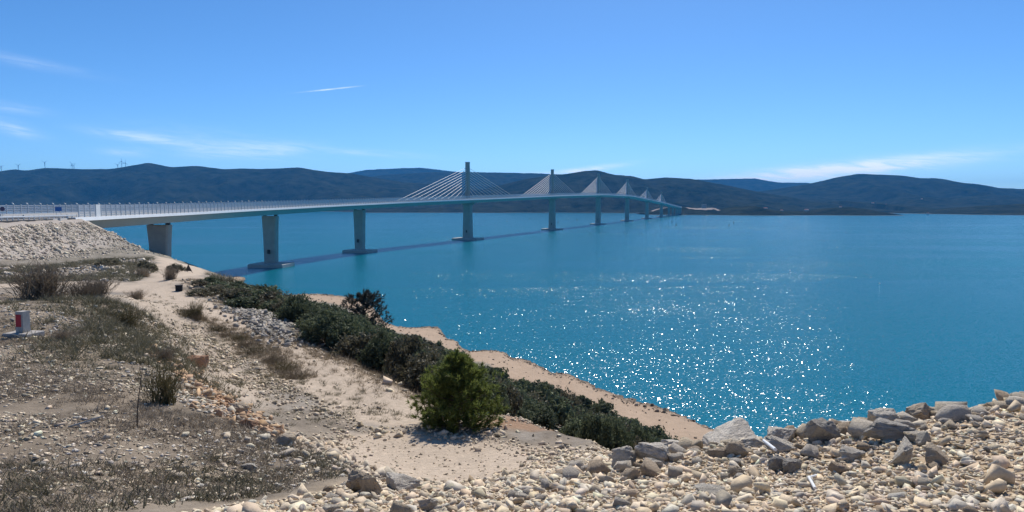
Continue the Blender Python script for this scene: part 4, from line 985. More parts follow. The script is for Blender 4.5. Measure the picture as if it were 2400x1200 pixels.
p = road_place(-35.0, HW - 1.4)
rs = empty('road_sign', p, road_angle(-35)); tag(rs, 'round dark traffic sign on a post beside the approach road', 'road sign')
MB().tube((0, 0, -0.1), (0, 0, 2.6), 0.05).build('sign_post', M['galvanised'], rs)
mb = MB(); mb.loft([[(x, 0.42 * math.cos(a), 2.2 + 0.42 * math.sin(a)) for a in [2 * PI * i / 24 for i in range(24)]] for x in (-0.09, -0.06)])
mb.build('sign_disc', M['sign_back'], rs)
p = road_place(-8.0, HW - 1.0)
bs = empty('information_sign', p, road_angle(-8)); tag(bs, 'blue rectangular sign at the start of the bridge screen', 'road sign')
for y in (-0.45, 0.45): MB().tube((0, y, -0.1), (0, y, 2.6), 0.045).build('sign_post', M['galvanised'], bs)
MB().box((-0.08, 0, 2.2), (0.05, 1.35, 0.95)).build('sign_panel', M['sign_blue'], bs)
MB().box((-0.11, 0, 2.2), (0.012, 1.2, 0.06)).build('sign_stripe', M['sign_blue'], bs)

p = at_road(-13.0, HW + 0.9); zc = gz(p[0], p[1])
mb = MB(); mb.box((0, 0, 0.25), (0.6, 0.55, 0.9)); mb.box((0, 0, 0.74), (0.7, 0.65, 0.1))
cb = mb.build('concrete_box', M['concrete_pale'], loc=(p[0], p[1], zc)); cb.rotation_euler.z = road_angle(-13)
tag(cb, 'small white concrete box on the embankment edge below the guard rail', 'utility box')


def make_car(loc, rz):
    r = empty('parked_car', loc, rz); tag(r, 'white car on the approach road partly behind the round sign', 'car')
    prof = [(-2.1, 0.35), (-2.15, 0.75), (-1.95, 0.98), (-0.9, 1.05), (0.9, 1.05), (1.9, 0.9), (2.15, 0.7), (2.1, 0.35)]
    MB().loft([[(x, y, z) for x, z in prof] for y in (-0.86, 0.86)]).build('body', M['car_paint'], r)
    cab = [(-1.75, 1.0), (-1.45, 1.48), (0.2, 1.5), (0.95, 1.0)]
    MB().loft([[(x * (1.0 if abs(y) > 0.7 else 1), y * (1 if z < 1.2 else 0.86), z) for x, z in cab] for y in (-0.78, 0.78)]).build('window', M['car_glass'], r)
    MB().box((-0.62, 0, 1.5), (1.6, 1.25, 0.05)).build('roof', M['car_paint'], r)
    for x in (-1.3, 1.35):
        for y in (-0.8, 0.8):
            w = MB().tube((x, y - 0.1, 0.32), (x, y + 0.1, 0.32), 0.32, n=14).build('wheel', M['black_rubber'], r)
            MB().tube((x, y - 0.115, 0.32), (x, y + 0.115, 0.32), 0.19, n=10).build('rim', M['galvanised'], w)
    for y in (-0.6, 0.6): MB().box((-2.1, y, 0.78), (0.12, 0.34, 0.16)).build('headlight', M['lamp_glass'], r)
    return r


make_car(Vector(at_road(-33.5, HW - 5.2, 0.02)), road_angle(-33.5))

# ================================================================ stones and boulders
def ico(sub):
    bm = bmesh.new(); bmesh.ops.create_icosphere(bm, subdivisions=sub, radius=1.0)
    v = np.array([p.co[:] for p in bm.verts]); f = np.array([[q.index for q in fc.verts] for fc in bm.faces]); bm.free()
    return v, f


ICO = {1: ico(1), 2: ico(2), 3: ico(3), 4: ico(4)}


def rock_shape(sub, seed, cuts=9, rough=0.05, flat=(1, 1, 1)):
    r = np.random.default_rng(seed)
    v, f = ICO[sub]; v = v.copy()
    for _ in range(cuts):
        n = r.normal(size=3); n /= np.linalg.norm(n)
        dist = r.uniform(0.42, 0.76)
        h = v @ n
        v -= np.outer(np.maximum(h - dist, 0), n)
    if rough > 0 and sub >= 3:
        L = np.linalg.norm(v, axis=1)
        k = r.uniform(0, 50)
        nz = fbm(v[:, 0] * 2.1 + k + v[:, 2] * 0.7, v[:, 1] * 2.1 + v[:, 2] * 1.9, 4, seed)
        nz2 = fbm(v[:, 0] * 6 + k, v[:, 1] * 6 + v[:, 2] * 5, 3, seed + 3)
        v *= (1 + rough * 1.8 * nz + rough * nz2)[:, None]
    elif rough > 0:
        v *= (1 + r.normal(size=len(v)) * rough)[:, None]
    v *= np.array(flat)
    v /= np.abs(v).max(0)            # unit half-extents
    return v, f


def hull_shape(seed, npts=11, box=(1.0, 0.8, 0.6), pull=0.75):
    """angular broken stone: the hull of a few random points; unit half-extents"""
    r = np.random.default_rng(seed)
    p = r.normal(size=(npts, 3)); p /= np.linalg.norm(p, axis=1)[:, None]
    p = np.sign(p) * np.abs(p) ** pull * r.uniform(0.8, 1.0, (npts, 1)) * np.array(box)
    bm = bmesh.new()
    for q in p: bm.verts.new(q)
    bmesh.ops.convex_hull(bm, input=bm.verts[:])
    bmesh.ops.delete(bm, geom=[v for v in bm.verts if not v.link_faces], context='VERTS')
    bmesh.ops.triangulate(bm, faces=bm.faces[:])
    bm.verts.ensure_lookup_table(); bm.verts.index_update()
    v = np.array([q.co[:] for q in bm.verts]); f = np.array([[q.index for q in fc.verts] for fc in bm.faces]); bm.free()
    v -= (v.max(0) + v.min(0)) / 2; v /= np.abs(v).max(0)
    return v, f


def rough_hull(seed, npts, cuts=4, rough=0.06, pull=0.75):
    """hull with broken, furrowed faces"""
    v, f = hull_shape(seed, npts, (1, 0.9, 0.85), pull)
    bm = bmesh.new(); vs = [bm.verts.new(q) for q in v]
    for t in f: bm.faces.new([vs[k] for k in t])
    for _ in range(cuts): bmesh.ops.subdivide_edges(bm, edges=bm.edges[:], cuts=1, use_grid_fill=True)
    bmesh.ops.triangulate(bm, faces=bm.faces[:]); bm.verts.index_update()
    v = np.array([q.co[:] for q in bm.verts]); f = np.array([[q.index for q in fc.verts] for fc in bm.faces]); bm.free()
    k = seed * 1.37
    n1 = fbm(v[:, 0] * 2.0 + k + v[:, 2] * 0.9, v[:, 1] * 2.0 + v[:, 2] * 1.7, 4, seed)
    n2 = fbm(v[:, 0] * 5.5 + k, v[:, 1] * 4.0 + v[:, 2] * 9.0, 4, seed + 3)      # bedding furrows
    v = v * (1 + rough * 1.6 * n1 + rough * 1.1 * (n2 - np.abs(n2)))[:, None]
    return v, f


def rot_matrix(r, n, tilt=0.5):
    """n random rotations: any heading, limited tilt"""
    a = r.uniform(0, 2 * PI, n); b = r.normal(0, tilt, n); c = r.normal(0, tilt, n)
    ca, sa, cb, sb, cc, sc = np.cos(a), np.sin(a), np.cos(b), np.sin(b), np.cos(c), np.sin(c)
    Rm = np.empty((n, 3, 3))
    Rm[:, 0] = np.stack([ca * cb, ca * sb * sc - sa * cc, ca * sb * cc + sa * sc], -1)
    Rm[:, 1] = np.stack([sa * cb, sa * sb * sc + ca * cc, sa * sb * cc - ca * sc], -1)
    Rm[:, 2] = np.stack([-sb, cb * sc, cb * cc], -1)
    return Rm


HULLS = [hull_shape(900 + i, 9 + i % 5) for i in range(26)]
ICO0_F = None


def _ico0():
    bm = bmesh.new(); bmesh.ops.create_icosphere(bm, subdivisions=1, radius=1.0); bm.free()
    g = (1 + 5 ** 0.5) / 2
    v = np.array([(-1, g, 0), (1, g, 0), (-1, -g, 0), (1, -g, 0), (0, -1, g), (0, 1, g), (0, -1, -g), (0, 1, -g), (g, 0, -1), (g, 0, 1), (-g, 0, -1), (-g, 0, 1)], float)
    v /= np.linalg.norm(v[0])
    f = np.array([(0, 11, 5), (0, 5, 1), (0, 1, 7), (0, 7, 10), (0, 10, 11), (1, 5, 9), (5, 11, 4), (11, 10, 2), (10, 7, 6), (7, 1, 8), (3, 9, 4), (3, 4, 2), (3, 2, 6), (3, 6, 8), (3, 8, 9), (4, 9, 5), (2, 4, 11), (6, 2, 10), (8, 6, 7), (9, 8, 1)])
    return v, f


I0V, I0F = _ico0()
# small chips: jittered, tapered blocks
I0F = np.array([(0, 2, 1), (0, 3, 2), (4, 5, 6), (4, 6, 7), (0, 1, 5), (0, 5, 4), (1, 2, 6), (1, 6, 5), (2, 3, 7), (2, 7, 6), (3, 0, 4), (3, 4, 7)])
SHAPES0 = []
for i in range(24):
    r_ = np.random.default_rng(500 + i)
    bv = np.array([(-1, -1, -1), (1, -1, -1), (1, 1, -1), (-1, 1, -1), (-1, -1, 1), (1, -1, 1), (1, 1, 1), (-1, 1, 1)], float) * 0.8
    bv[4:, :2] *= r_.uniform(0.35, 0.85); bv += r_.normal(0, 0.24, (8, 3)); SHAPES0.append(bv)


def stone_field(name, x, y, size, cols, label, sub=0, sink=0.3, seed=1, flat=0.62, tilt=0.45, cat=None):
    """many loose stones joined into one object"""
    r = np.random.default_rng(seed); n = len(x)
    pick = r.integers(0, 24, n) if sub == 0 else r.integers(0, len(HULLS), n)
    sc = np.stack([size * 0.5 * r.uniform(0.8, 1.25, n), size * 0.5 * r.uniform(0.6, 1.0, n), size * 0.5 * flat * r.uniform(0.6, 1.15, n)], -1)
    Rm = rot_matrix(r, n, tilt); z = ground_z(x, y)
    VV, FF, CC, base = [], [], [], 0
    for k in range(24 if sub == 0 else len(HULLS)):
        sel = np.where(pick == k)[0]
        if len(sel) == 0: continue
        sv, sf = (SHAPES0[k], I0F) if sub == 0 else HULLS[k]
        V = np.einsum('nij,nvj->nvi', Rm[sel], sv[None] * sc[sel][:, None, :])
        hgt = V[:, :, 2].max(1)
        V += np.stack([x[sel], y[sel], z[sel] + hgt * (1 - 2 * sink)], -1)[:, None, :]
        VV.append(V.reshape(-1, 3)); FF.append((sf[None] + (base + np.arange(len(sel)) * len(sv))[:, None, None]).reshape(-1, 3)); base += len(sel) * len(sv)
        CC.append(np.repeat(cols[sel], len(sv), axis=0))
    V, faces, c = np.concatenate(VV), np.concatenate(FF), np.concatenate(CC)
    o = link(name, mesh_np(name, V.reshape(-1, 3), faces, M['rubble'], c))
    return tag(o, label, None, None, 'stuff')


def stone_colors(n, r, base, spread=0.16, warm=0.03):
    b = np.array(base)[None] * (1 + r.normal(0, spread, n))[:, None]
    b = b * (1 + np.stack([r.normal(0, warm, n), 0 * r.random(n), -np.abs(r.normal(0, warm, n)) * 1.4], -1))
    return np.clip(b, 0.04, 0.8)


def sample_poly(poly, n, r, box, dens=None):
    xs, ys = [], []; got = 0
    while got < n:
        x = r.uniform(box[0], box[1], n * 2); y = r.uniform(box[2], box[3], n * 2)
        k = inside(poly, x, y)
        if dens is not None: k &= r.random(n * 2) < dens(x, y)
        xs.append(x[k]); ys.append(y[k]); got += k.sum()
    return np.concatenate(xs)[:n], np.concatenate(ys)[:n]


def along(line, n, r, spread, bias=0.0):
    L = np.array(line, float); d = np.linalg.norm(np.diff(L, axis=0), axis=1); cum = np.concatenate([[0], np.cumsum(d)])
    t = r.uniform(0, cum[-1], n)
    x, y = np.interp(t, cum, L[:, 0]), np.interp(t, cum, L[:, 1])
    k = np.clip(np.searchsorted(cum, t) - 1, 0, len(d) - 1)
    nrm = np.stack([-(L[k + 1, 1] - L[k, 1]), L[k + 1, 0] - L[k, 0]], -1) / d[k][:, None]
    off = r.normal(bias, 1, n) * spread
    return x + nrm[:, 0] * off, y + nrm[:, 1] * off


TAN, GREY, CLAY, PALE = (0.66, 0.535, 0.39), (0.60, 0.525, 0.435), (0.40, 0.24, 0.14), (0.60, 0.55, 0.48)
r = np.random.default_rng(11)
# the near rubble bench: fine gravel, then fist sized stones
bx_ = (-3.5, 10.5, 2.0, 14.0)
nearw = lambda x, y: np.clip(1.15 - np.hypot(x - 1, y - 4) / 11.0, 0.25, 1)
x, y = sample_poly(RUBBLE_POLY, 44000, r, bx_, nearw)
sz = np.exp(r.normal(math.log(0.034), 0.38, len(x))).clip(0.015, 0.07) * (0.75 + 0.035 * np.hypot(x, y))
cols = np.where((r.random(len(x)) < 0.25)[:, None], stone_colors(len(x), r, GREY), stone_colors(len(x), r, TAN, 0.2))
stone_field('rubble_gravel', x, y, sz, cols, 'fine tan limestone gravel covering the near rubble bench', 0, 0.2, 21, 0.5, 0.3)
x, y = sample_poly(RUBBLE_POLY, 10000, r, bx_, nearw)
sz = np.exp(r.normal(math.log(0.06), 0.42, len(x))).clip(0.03, 0.18)
cols = np.where((r.random(len(x)) < 0.35)[:, None], stone_colors(len(x), r, (0.60, 0.53, 0.43)), stone_colors(len(x), r, TAN, 0.18))
stone_field('rubble_cobbles', x, y, sz, cols, 'fist sized tan limestone rubble on the near bench', 1, 0.22, 22, 0.5, 0.4)
# grassy bank: grey and tan chips
BOX = (-26, 2.5, 2.5, 25)
w = lambda x, y: np.clip(0.35 + 0.9 * fbm(x * 0.55, y * 0.55, 4, 301), 0.03, 1) * np.clip(1.3 - np.hypot(x, y) / 24, 0.25, 1)
x, y = sample_poly(BANK_POLY, 42000, r, BOX, w)
sz = np.exp(r.normal(math.log(0.033), 0.45, len(x))).clip(0.013, 0.12) * (0.8 + 0.02 * np.hypot(x, y))
mixc = (fbm(x * 0.3, y * 0.3, 3, 77) + r.normal(0, 0.25, len(x)) > 0.05)[:, None]
cols = np.where(mixc, stone_colors(len(x), r, (0.60, 0.50, 0.38), 0.26), stone_colors(len(x), r, (0.55, 0.495, 0.43), 0.26, 0.02))
stone_field('bank_stones', x, y, sz, cols, 'loose grey and tan stones strewn over the grassy bank', 0, 0.2, 23, 0.4, 0.22)
# bank crest and clay scree
x, y = along(BANK_EDGE, 2600, r, 0.55, 0.3)
sz = np.exp(r.normal(math.log(0.068), 0.45, len(x))).clip(0.025, 0.22)
near_clay = (line_dist(CLAY_LINE, x, y) < 0.9) & (r.random(len(x)) < 0.65)
cols = np.where(near_clay[:, None], stone_colors(len(x), r, (0.52, 0.35, 0.22)), stone_colors(len(x), r, (0.54, 0.46, 0.36)))
stone_field('bank_edge_stones', x, y, sz, cols, 'tan and reddish stones tumbling down the edge of the bank', 1, 0.25, 24)
# stones along track and terrace edges
x1, y1 = along(TRACK_EDGE, 1500, r, 0.3, 0.8); x2, y2 = along(TERRACE_EDGE, 3000, r, 0.6, -0.6); x3, y3 = along(CLAY_PINE + [(2.2, 13.2), (2.6, 12.4)], 3400, r, 0.65)
xs_, ys_ = sample_poly(SAND_PATCH, 700, r, (-5, 3, 8, 16))
xt, yt = along(TRACK_TERRACE, 1100, r, 1.6)
edge = np.array(SAND_PATCH + [SAND_PATCH[0]])
xe, ye = along(edge, 1500, r, 0.3)
x, y = np.concatenate([x1, x2, x3, xs_, xt, xe]), np.concatenate([y1, y2, y3, ys_, yt, ye])
sz = np.exp(r.normal(math.log(0.06), 0.45, len(x))).clip(0.02, 0.22); sz[len(x1) + len(x2) + len(x3):len(x1) + len(x2) + len(x3) + 700] *= 0.5
sz[:len(x1)] *= 1.5
keep_ = line_dist(TRACK_LOWER, x, y) > np.where(r.random(len(x)) < 0.12, 0.0, 1.35)
x, y, sz = x[keep_], y[keep_], sz[keep_]
cols = stone_colors(len(x), r, (0.58, 0.48, 0.36), 0.18)
stone_field('track_stones', x, y, sz, cols, 'loose stones lining the edges of the tan tracks', 0, 0.3, 25)
# scree below the lower track
x, y = sample_poly(SCREE, 3600, r, (-26, -5, 24, 60)); x = x + r.normal(0, 0.5, len(x)); y = y + r.normal(0, 0.8, len(x))
sz = np.exp(r.normal(math.log(0.16), 0.35, len(x))).clip(0.07, 0.36)
stone_field('scree', x, y, sz, stone_colors(len(x), r, (0.33, 0.30, 0.26), 0.3, 0.02), 'grey scree beyond the lower track above the thicket', 1, 0.25, 26)
# embankment rock fill
t_ = r.uniform(-70, 8, 9000); off = HW + np.abs(r.normal(0, 1, 9000)) * 6.5
px, py = [], []
for a, b2 in zip(t_, off):
    q = at_road(min(a, -1.5), b2); dx_ = max(a, 0) * 1.2
    px.append(q[0] + dx_ * 0.5); py.append(q[1] + dx_)
x, y = np.array(px), np.array(py)
k = line_dist(ROAD_LINE, x, y) > 12.6
x, y = x[k], y[k]
sz = np.exp(r.normal(math.log(0.30), 0.45, len(x))).clip(0.1, 1.1)
stone_field('embankment_rocks', x, y, sz, stone_colors(len(x), r, (0.56, 0.48, 0.39), 0.2, 0.03), 'pale rock fill on the slope of the road embankment', 0, 0.3, 27)
# hump and far verge stones
x = r.uniform(-50, -24, 2600); y = r.uniform(46, 72, 2600)
k = (fbm(x * 0.22, y * 0.22, 3, 91) > -0.05) & (line_dist(TRACK_PIER, x, y) > 2.6) & (line_dist(TRACK_LOWER, x, y) > 2)
x, y = x[k], y[k]
stone_field('hump_stones', x, y, np.exp(r.normal(math.log(0.26), 0.4, len(x))).clip(0.1, 0.7), stone_colors(len(x), r, (0.54, 0.475, 0.40), 0.2, 0.02), 'pale stones scattered over the overgrown hump below the embankment', 0, 0.3, 28)

# stones and dark wrack washed up along the waterline
x = r.uniform(-85, 40, 60000); y = r.uniform(85, 262, 60000)
zz_ = ground_z(x, y)
k = ((zz_ > 0.08) & (zz_ < 0.42)) | ((zz_ > 0.42) & (zz_ < 2.4) & (r.random(60000) < 0.05))
x, y = x[k][:2600], y[k][:2600]
stone_field('beach_stones', x, y, np.exp(r.normal(math.log(0.22), 0.5, len(x))).clip(0.08, 0.9), np.where((r.random(len(x)) < 0.55)[:, None], stone_colors(len(x), r, (0.20, 0.16, 0.12), 0.3), stone_colors(len(x), r, (0.44, 0.36, 0.27), 0.2)), 'stones and dark wrack along the waterline of the beach', 0, 0.3, 29)

# ---- single boulders
def boulder_mesh(name, seed, base, sub=4, cuts=11, rough=0.075):
    v, f = rough_hull(seed, cuts, 4, rough)
    n1 = fbm(v[:, 0] * 3 + seed, v[:, 1] * 3 + v[:, 2] * 2, 4, seed)[:, None]
    c = np.array(base)[None] * (1 + 0.22 * n1)
    return mesh_np(name, v, f, M['rock'], np.clip(c, 0.05, 0.8))


for i, (x, y, w, h, lab) in enumerate(BOULDERS):
    base = (0.70, 0.63, 0.52)
    if 'tan' in lab or 'brown' in lab: base = (0.60, 0.49, 0.36)
    if 'white' in lab or 'pale' in lab: base = (0.72, 0.645, 0.535)
    if 'dark' in lab: base = (0.46, 0.42, 0.36)
    if 'orange' in lab or 'reddish' in lab: base = (0.42, 0.25, 0.16)
    me = boulder_mesh('boulder', 40 + i * 13, base, 4, 10 if 'squared' in lab else (24 if 'round' in lab else 14))
    hh = max(h, w * 0.35) * (0.72 if 'largest' in lab else 1.0)
    rr = np.random.default_rng(i)
    o = link('boulder', me, None, (x, y, gz(x, y) + hh * 0.44), (rr.normal(0, 0.12), rr.normal(0, 0.12), rr.uniform(-0.5, 0.5)), (w * 0.53, w * rr.uniform(0.36, 0.46), hh * 0.54))
    tag(o, lab, 'boulder', 'boulders at the edge of the rubble and bank')

# ---- the largest loose stones of the rubble, one by one
STONE_MESHES = []
for i in range(12):
    base = [(0.66, 0.545, 0.39), (0.62, 0.55, 0.455), (0.72, 0.63, 0.50), (0.58, 0.46, 0.33)][i % 4]
    v, f = rough_hull(3000 + i, 12, 1, 0.03)
    STONE_MESHES.append(mesh_np('stone', v, f, M['rock'], np.repeat(np.array(base)[None] * np.random.default_rng(i).uniform(0.9, 1.12), len(v), 0)))
taken = [(b_[0], b_[1], b_[2] * 0.5) for b_ in BOULDERS]
cnt = 0
rr = np.random.default_rng(77)
while cnt < 298:
    if rr.random() < 0.55:   # gathered along the crest of the bench
        t = rr.random(); x = 1.0 + 5.4 * t + rr.normal(0, 0.25); y = 7.2 + 0.5 * math.sin(t * 2) + rr.normal(-0.25, 0.5)
        s_ = float(np.clip(rr.lognormal(math.log(0.16), 0.3), 0.1, 0.3))
    else:
        x, y = rr.uniform(-2.2, 9), rr.uniform(3.4, 10)
        s_ = float(np.clip(rr.lognormal(math.log(0.11), 0.3), 0.07, 0.22))
    if not inside(RUBBLE_POLY, np.array([x]), np.array([y]))[0]: continue
    if any((x - a) ** 2 + (y - b2) ** 2 < (0.75 * c_ + 0.3 * s_) ** 2 for a, b2, c_ in taken): continue
    taken.append((x, y, s_ * 0.5))
    hh = s_ * rr.uniform(0.45, 0.8)
    o = link('stone', STONE_MESHES[cnt % 12], None, (x, y, gz(x, y) + hh * 0.3), (rr.normal(0, 0.25), rr.normal(0, 0.25), rr.uniform(0, 6.3)), (s_ * 0.55, s_ * rr.uniform(0.36, 0.5), hh * 0.55))
    tag(o, 'loose angular limestone stone lying among the rubble of the near bench', 'stone', 'larger loose stones of the near rubble')
    cnt += 1

# ================================================================ vegetation
def leaf_cloud(name, mat, seed, clumps=46, per=44, leaf=0.085, squash=0.8, lean=0.0):
    """crown of small leaves in uneven clumps, unit radius, base at z=0"""
    r = np.random.default_rng(seed)
    d = r.normal(size=(clumps, 3)); d /= np.linalg.norm(d, axis=1)[:, None]; d[:, 2] = np.abs(d[:, 2]) * 1.1 - 0.25
    rad = r.uniform(0.35, 0.95, clumps) ** 0.7
    lump = 0.75 + 0.35 * fbm(d[:, 0] * 1.6 + seed, d[:, 1] * 1.6 + d[:, 2], 2, seed)
    cc = d * (rad * lump)[:, None]; cc[:, 2] = cc[:, 2] * squash + 0.42
    cr = r.uniform(0.13, 0.27, clumps)
    n = clumps * per
    q = r.normal(size=(clumps, per, 3)); q /= np.linalg.norm(q, axis=2)[..., None]
    pos = (cc[:, None] + q * (cr[:, None] * r.uniform(0.35, 1.05, (clumps, per)))[..., None] * np.array([1, 1, 0.85])).reshape(-1, 3)
    pos[:, 2] = np.maximum(pos[:, 2], 0.02)
    nrm = q.reshape(-1, 3) * 0.7 + r.normal(size=(n, 3)) * 0.6; nrm[:, 2] += 0.25; nrm /= np.linalg.norm(nrm, axis=1)[:, None]
    a = np.cross(nrm, r.normal(size=(n, 3))); a /= np.linalg.norm(a, axis=1)[:, None]; b = np.cross(nrm, a)
    s = leaf * r.uniform(0.6, 1.3, n)[:, None]
    V = np.stack([pos - a * s, pos - b * s * 0.5, pos + a * s, pos + b * s * 0.5], 1)
    # fold the leaf a little so that it has relief
    V[:, 1] += nrm * s * 0.25; V[:, 3] += nrm * s * 0.25
    F = np.arange(n * 4).reshape(-1, 4)
    F = np.concatenate([F[:, [0, 1, 2]], F[:, [0, 2, 3]]])
    return mesh_np(name, V.reshape(-1, 3), F, mat), cc


def branch_mesh(name, tips, mat, r0=0.05):
    mb = MB()
    mb.path([(0, 0, -0.25), (0.02, 0.01, 0.1), (0.0, 0.03, 0.32)], [r0 * 1.3, r0, r0 * 0.6], 6)
    for t in tips:
        m_ = Vector(t) * 0.5 + Vector((0, 0, -0.04))
        mb.path([(0, 0.0, 0.08), m_, t], [r0 * 0.55, r0 * 0.35, r0 * 0.12], 4)
    return mb.mesh(name, mat)


def shrub_kind(seed, mat, **kw):
    crown, cc = leaf_cloud('crown', mat, seed, **kw)
    return crown, branch_mesh('trunk', [tuple(c) for c in cc[::3]], M['bark'])


SHRUBS = [shrub_kind(60 + i, M['shrub'], clumps=44 + 4 * (i % 3), per=46, squash=0.65 + 0.12 * (i % 4), leaf=0.075 + 0.008 * (i % 3)) for i in range(7)]
SHRUBS_FINE = [shrub_kind(160 + i, M['shrub'], clumps=90, per=70, squash=0.7 + 0.1 * i, leaf=0.045) for i in range(4)]
OLIVE = [shrub_kind(90 + i, M['shrub_olive'], clumps=40, per=44, squash=0.7 + 0.15 * (i % 2), leaf=0.06) for i in range(4)]


def put_shrub(kind, x, y, rad, h, label, group, name='maquis_shrub', cat='shrub', seed=0, sink=0.05):
    r = random.Random(seed)
    o = empty(name, (x, y, gz(x, y) - sink), r.uniform(0, 6.28))
    tag(o, label, cat, group)
    link('crown', kind[0], o, scale=(rad, rad * r.uniform(0.85, 1.15), h))
    link('trunk', kind[1], o, scale=(rad, rad, h))
    return o


# the thicket on the slope between the lower track and the beach
rr = random.Random(5)
for i, (x, y, rad, h) in enumerate(THICKET):
    kind = (SHRUBS_FINE[i % 4] if y < 40 else SHRUBS[i % 7]) if i % 5 else OLIVE[i % 4]
    put_shrub(kind, x, y, rad, h / 1.08, 'dark evergreen shrub of the dense thicket between the tracks and the beach', 'shrubs of the slope thicket', seed=i)

for i, (x, y) in enumerate(GREEN_BUSHES):
    labs = ['grey green bush on the brink beside the black box', 'tall dark bush behind the black box on the brink', 'dense dark bush second behind the black box', 'low bush above the grey scree', 'far dark bush where the spur track bends away']
    put_shrub(OLIVE[i % 4] if i % 2 else SHRUBS[i], x + 0.8, y + 0.6, 0.95 + 0.15 * (i % 3), 0.8, labs[i], 'bushes on the brink beside the upper track', 'brink_bush', 'bush', 300 + i)
ORD = ['first', 'second', 'third', 'fourth', 'fifth', 'sixth', 'seventh', 'eighth', 'ninth', 'tenth']
sky_bushes = sorted([(-22.5, 62, 0.9), (-21.5, 55, 1.1), (-19.5, 52, 1.2), (-24, 70, 0.8), (-27, 78, 0.9), (-33, 86, 0.8), (-17.5, 48, 1.1), (-40, 105, 1.0), (-47, 120, 1.1), (-36, 95, 0.8)], key=lambda t: -t[1])
for i, (dx, dy, rad) in enumerate(sky_bushes):
    put_shrub(OLIVE[i % 4], dx, dy, rad, rad * 0.55, 'low grey bush on the skyline edge, ' + ORD[i] + ' from the land pier', 'bushes along the skyline edge', 'skyline_bush', 'bush', 340 + i)
for i, (dx, dy) in enumerate([(-31, 58.5), (-28.6, 58.0), (-33, 61), (-36, 60.5), (-46, 78)]):
    put_shrub(OLIVE[(i + 1) % 4], dx, dy, 0.9 + 0.25 * (i % 2), 0.9, ['dark bush at the tip of the overgrown hump', 'small brown bush beside the spur track', 'dark round bush on top of the hump', 'low bush in the middle of the hump', 'single dark bush on the foot of the embankment'][i], 'bushes on the overgrown hump', 'hump_bush', 'bush', 360 + i)

ORDX = ORD + ['eleventh', 'twelfth', 'thirteenth']
for i, (x, y) in enumerate(sorted(BRINK_SCRUB, key=lambda t: (t[0] - BLACK_BOX[0]) ** 2 + (t[1] - BLACK_BOX[1]) ** 2)):
    put_shrub((OLIVE + SHRUBS[:2])[i % 6], x + 0.3, y + 0.3, 0.75 + 0.12 * (i % 4), 0.55 + 0.12 * (i % 3), 'low grey green scrub bush on the brink, ' + ORDX[i] + ' nearest the black box', 'scrub bushes on the brink', 'scrub_bush', 'bush', 400 + i)

# ---- pines
def needle_tree(name_crown, seed, height, radius, nbr, tufts, per, mat, needle, profile, up=0.5, lo=0.06):
    r = np.random.default_rng(seed); mb = MB()
    mb.path([(0, 0, -0.3), (0.01, 0, height * 0.35), (-0.01, 0.01, height * 0.7), (0, 0, height * 0.97)], [height * 0.03, height * 0.022, height * 0.013, height * 0.004], 8)
    pos, dirs = [], []
    for i in range(nbr):
        f = lo + (0.97 - lo) * (i + r.random()) / nbr
        L = radius * profile(f) * r.uniform(0.75, 1.12)
        a = i * 2.39996 + r.normal(0, 0.25)
        d = np.array([math.cos(a), math.sin(a), (up * (-0.25 + 2.2 * f)) * r.uniform(0.7, 1.3)]); d /= np.linalg.norm(d)
        p0 = np.array([0, 0, f * height * 0.93])
        p1 = p0 + d * L * 0.55; p2 = p0 + d * L + np.array([0, 0, 0.16 * L])
        mb.path([tuple(p0), tuple(p1), tuple(p2)], [height * 0.008, height * 0.005, height * 0.002], 4)
        for _ in range(tufts):
            t = r.uniform(0.18, 1.0) ** 0.75
            q = (1 - t) ** 2 * p0 + 2 * t * (1 - t) * p1 + t * t * p2 + r.normal(0, 0.075 * L * (0.3 + t), 3) * np.array([1, 1, 0.8])
            dd = d * 0.6 + r.normal(0, 0.5, 3) + np.array([0, 0, 0.45]); pos.append(q); dirs.append(dd / np.linalg.norm(dd))
    for t in np.linspace(0.8, 1.0, 10):
        pos.append(np.array([0, 0, height * t])); dirs.append(np.array([0.0, 0, 1.0]))
    pos, dirs = np.array(pos), np.array(dirs); n = len(pos)
    P = np.repeat(pos, per, 0); Dv = np.repeat(dirs, per, 0)
    Dv = Dv + r.normal(0, 0.55, Dv.shape); Dv /= np.linalg.norm(Dv, axis=1)[:, None]
    P = P + np.repeat(dirs, per, 0) * (r.uniform(-0.4, 0.5, (len(P), 1)) * needle)
    sd = np.cross(Dv, r.normal(size=Dv.shape)); sd /= np.linalg.norm(sd, axis=1)[:, None]
    ln = needle * r.uniform(0.7, 1.25, (len(P), 1)); wd = ln * 0.075
    V = np.stack([P - sd * wd, P + sd * wd, P + Dv * ln], 1).reshape(-1, 3)
    return mesh_np(name_crown, V, np.arange(len(V)).reshape(-1, 3), mat), mb.mesh('trunk', M['bark'])


px_, py_ = PINE
cm, tm = needle_tree('crown', 5, 1.72, 0.93, 110, 20, 28, M['pine'], 0.105, lambda f: (1.0 if f < 0.3 else 1.0 - 0.95 * ((f - 0.3) / 0.7) ** 1.02) * (0.84 + 0.16 * min(1, f / 0.2)), 0.5, 0.05)
pn = empty('young_pine', (px_, py_ + 0.35, gz(px_, py_ + 0.35) - 0.05))
tag(pn, 'bushy green young pine at the edge of the sandy clearing', 'pine tree')
link('crown', cm, pn); link('trunk', tm, pn)
dx_, dy_ = DARK_PINE
cm, tm = needle_tree('crown', 8, 4.2, 1.7, 46, 26, 26, M['pine_dark'], 0.16, lambda f: 0.55 + 0.5 * math.sin(min(1, f * 1.15) * PI) ** 0.8 if f < 0.9 else 0.3, 0.32, 0.25)
dp = empty('dark_pine', (dx_, dy_, gz(dx_, dy_) - 0.1)); tag(dp, 'sparse dark pine standing above the thicket against the sea', 'pine tree')
link('crown', cm, dp); link('trunk', tm, dp)


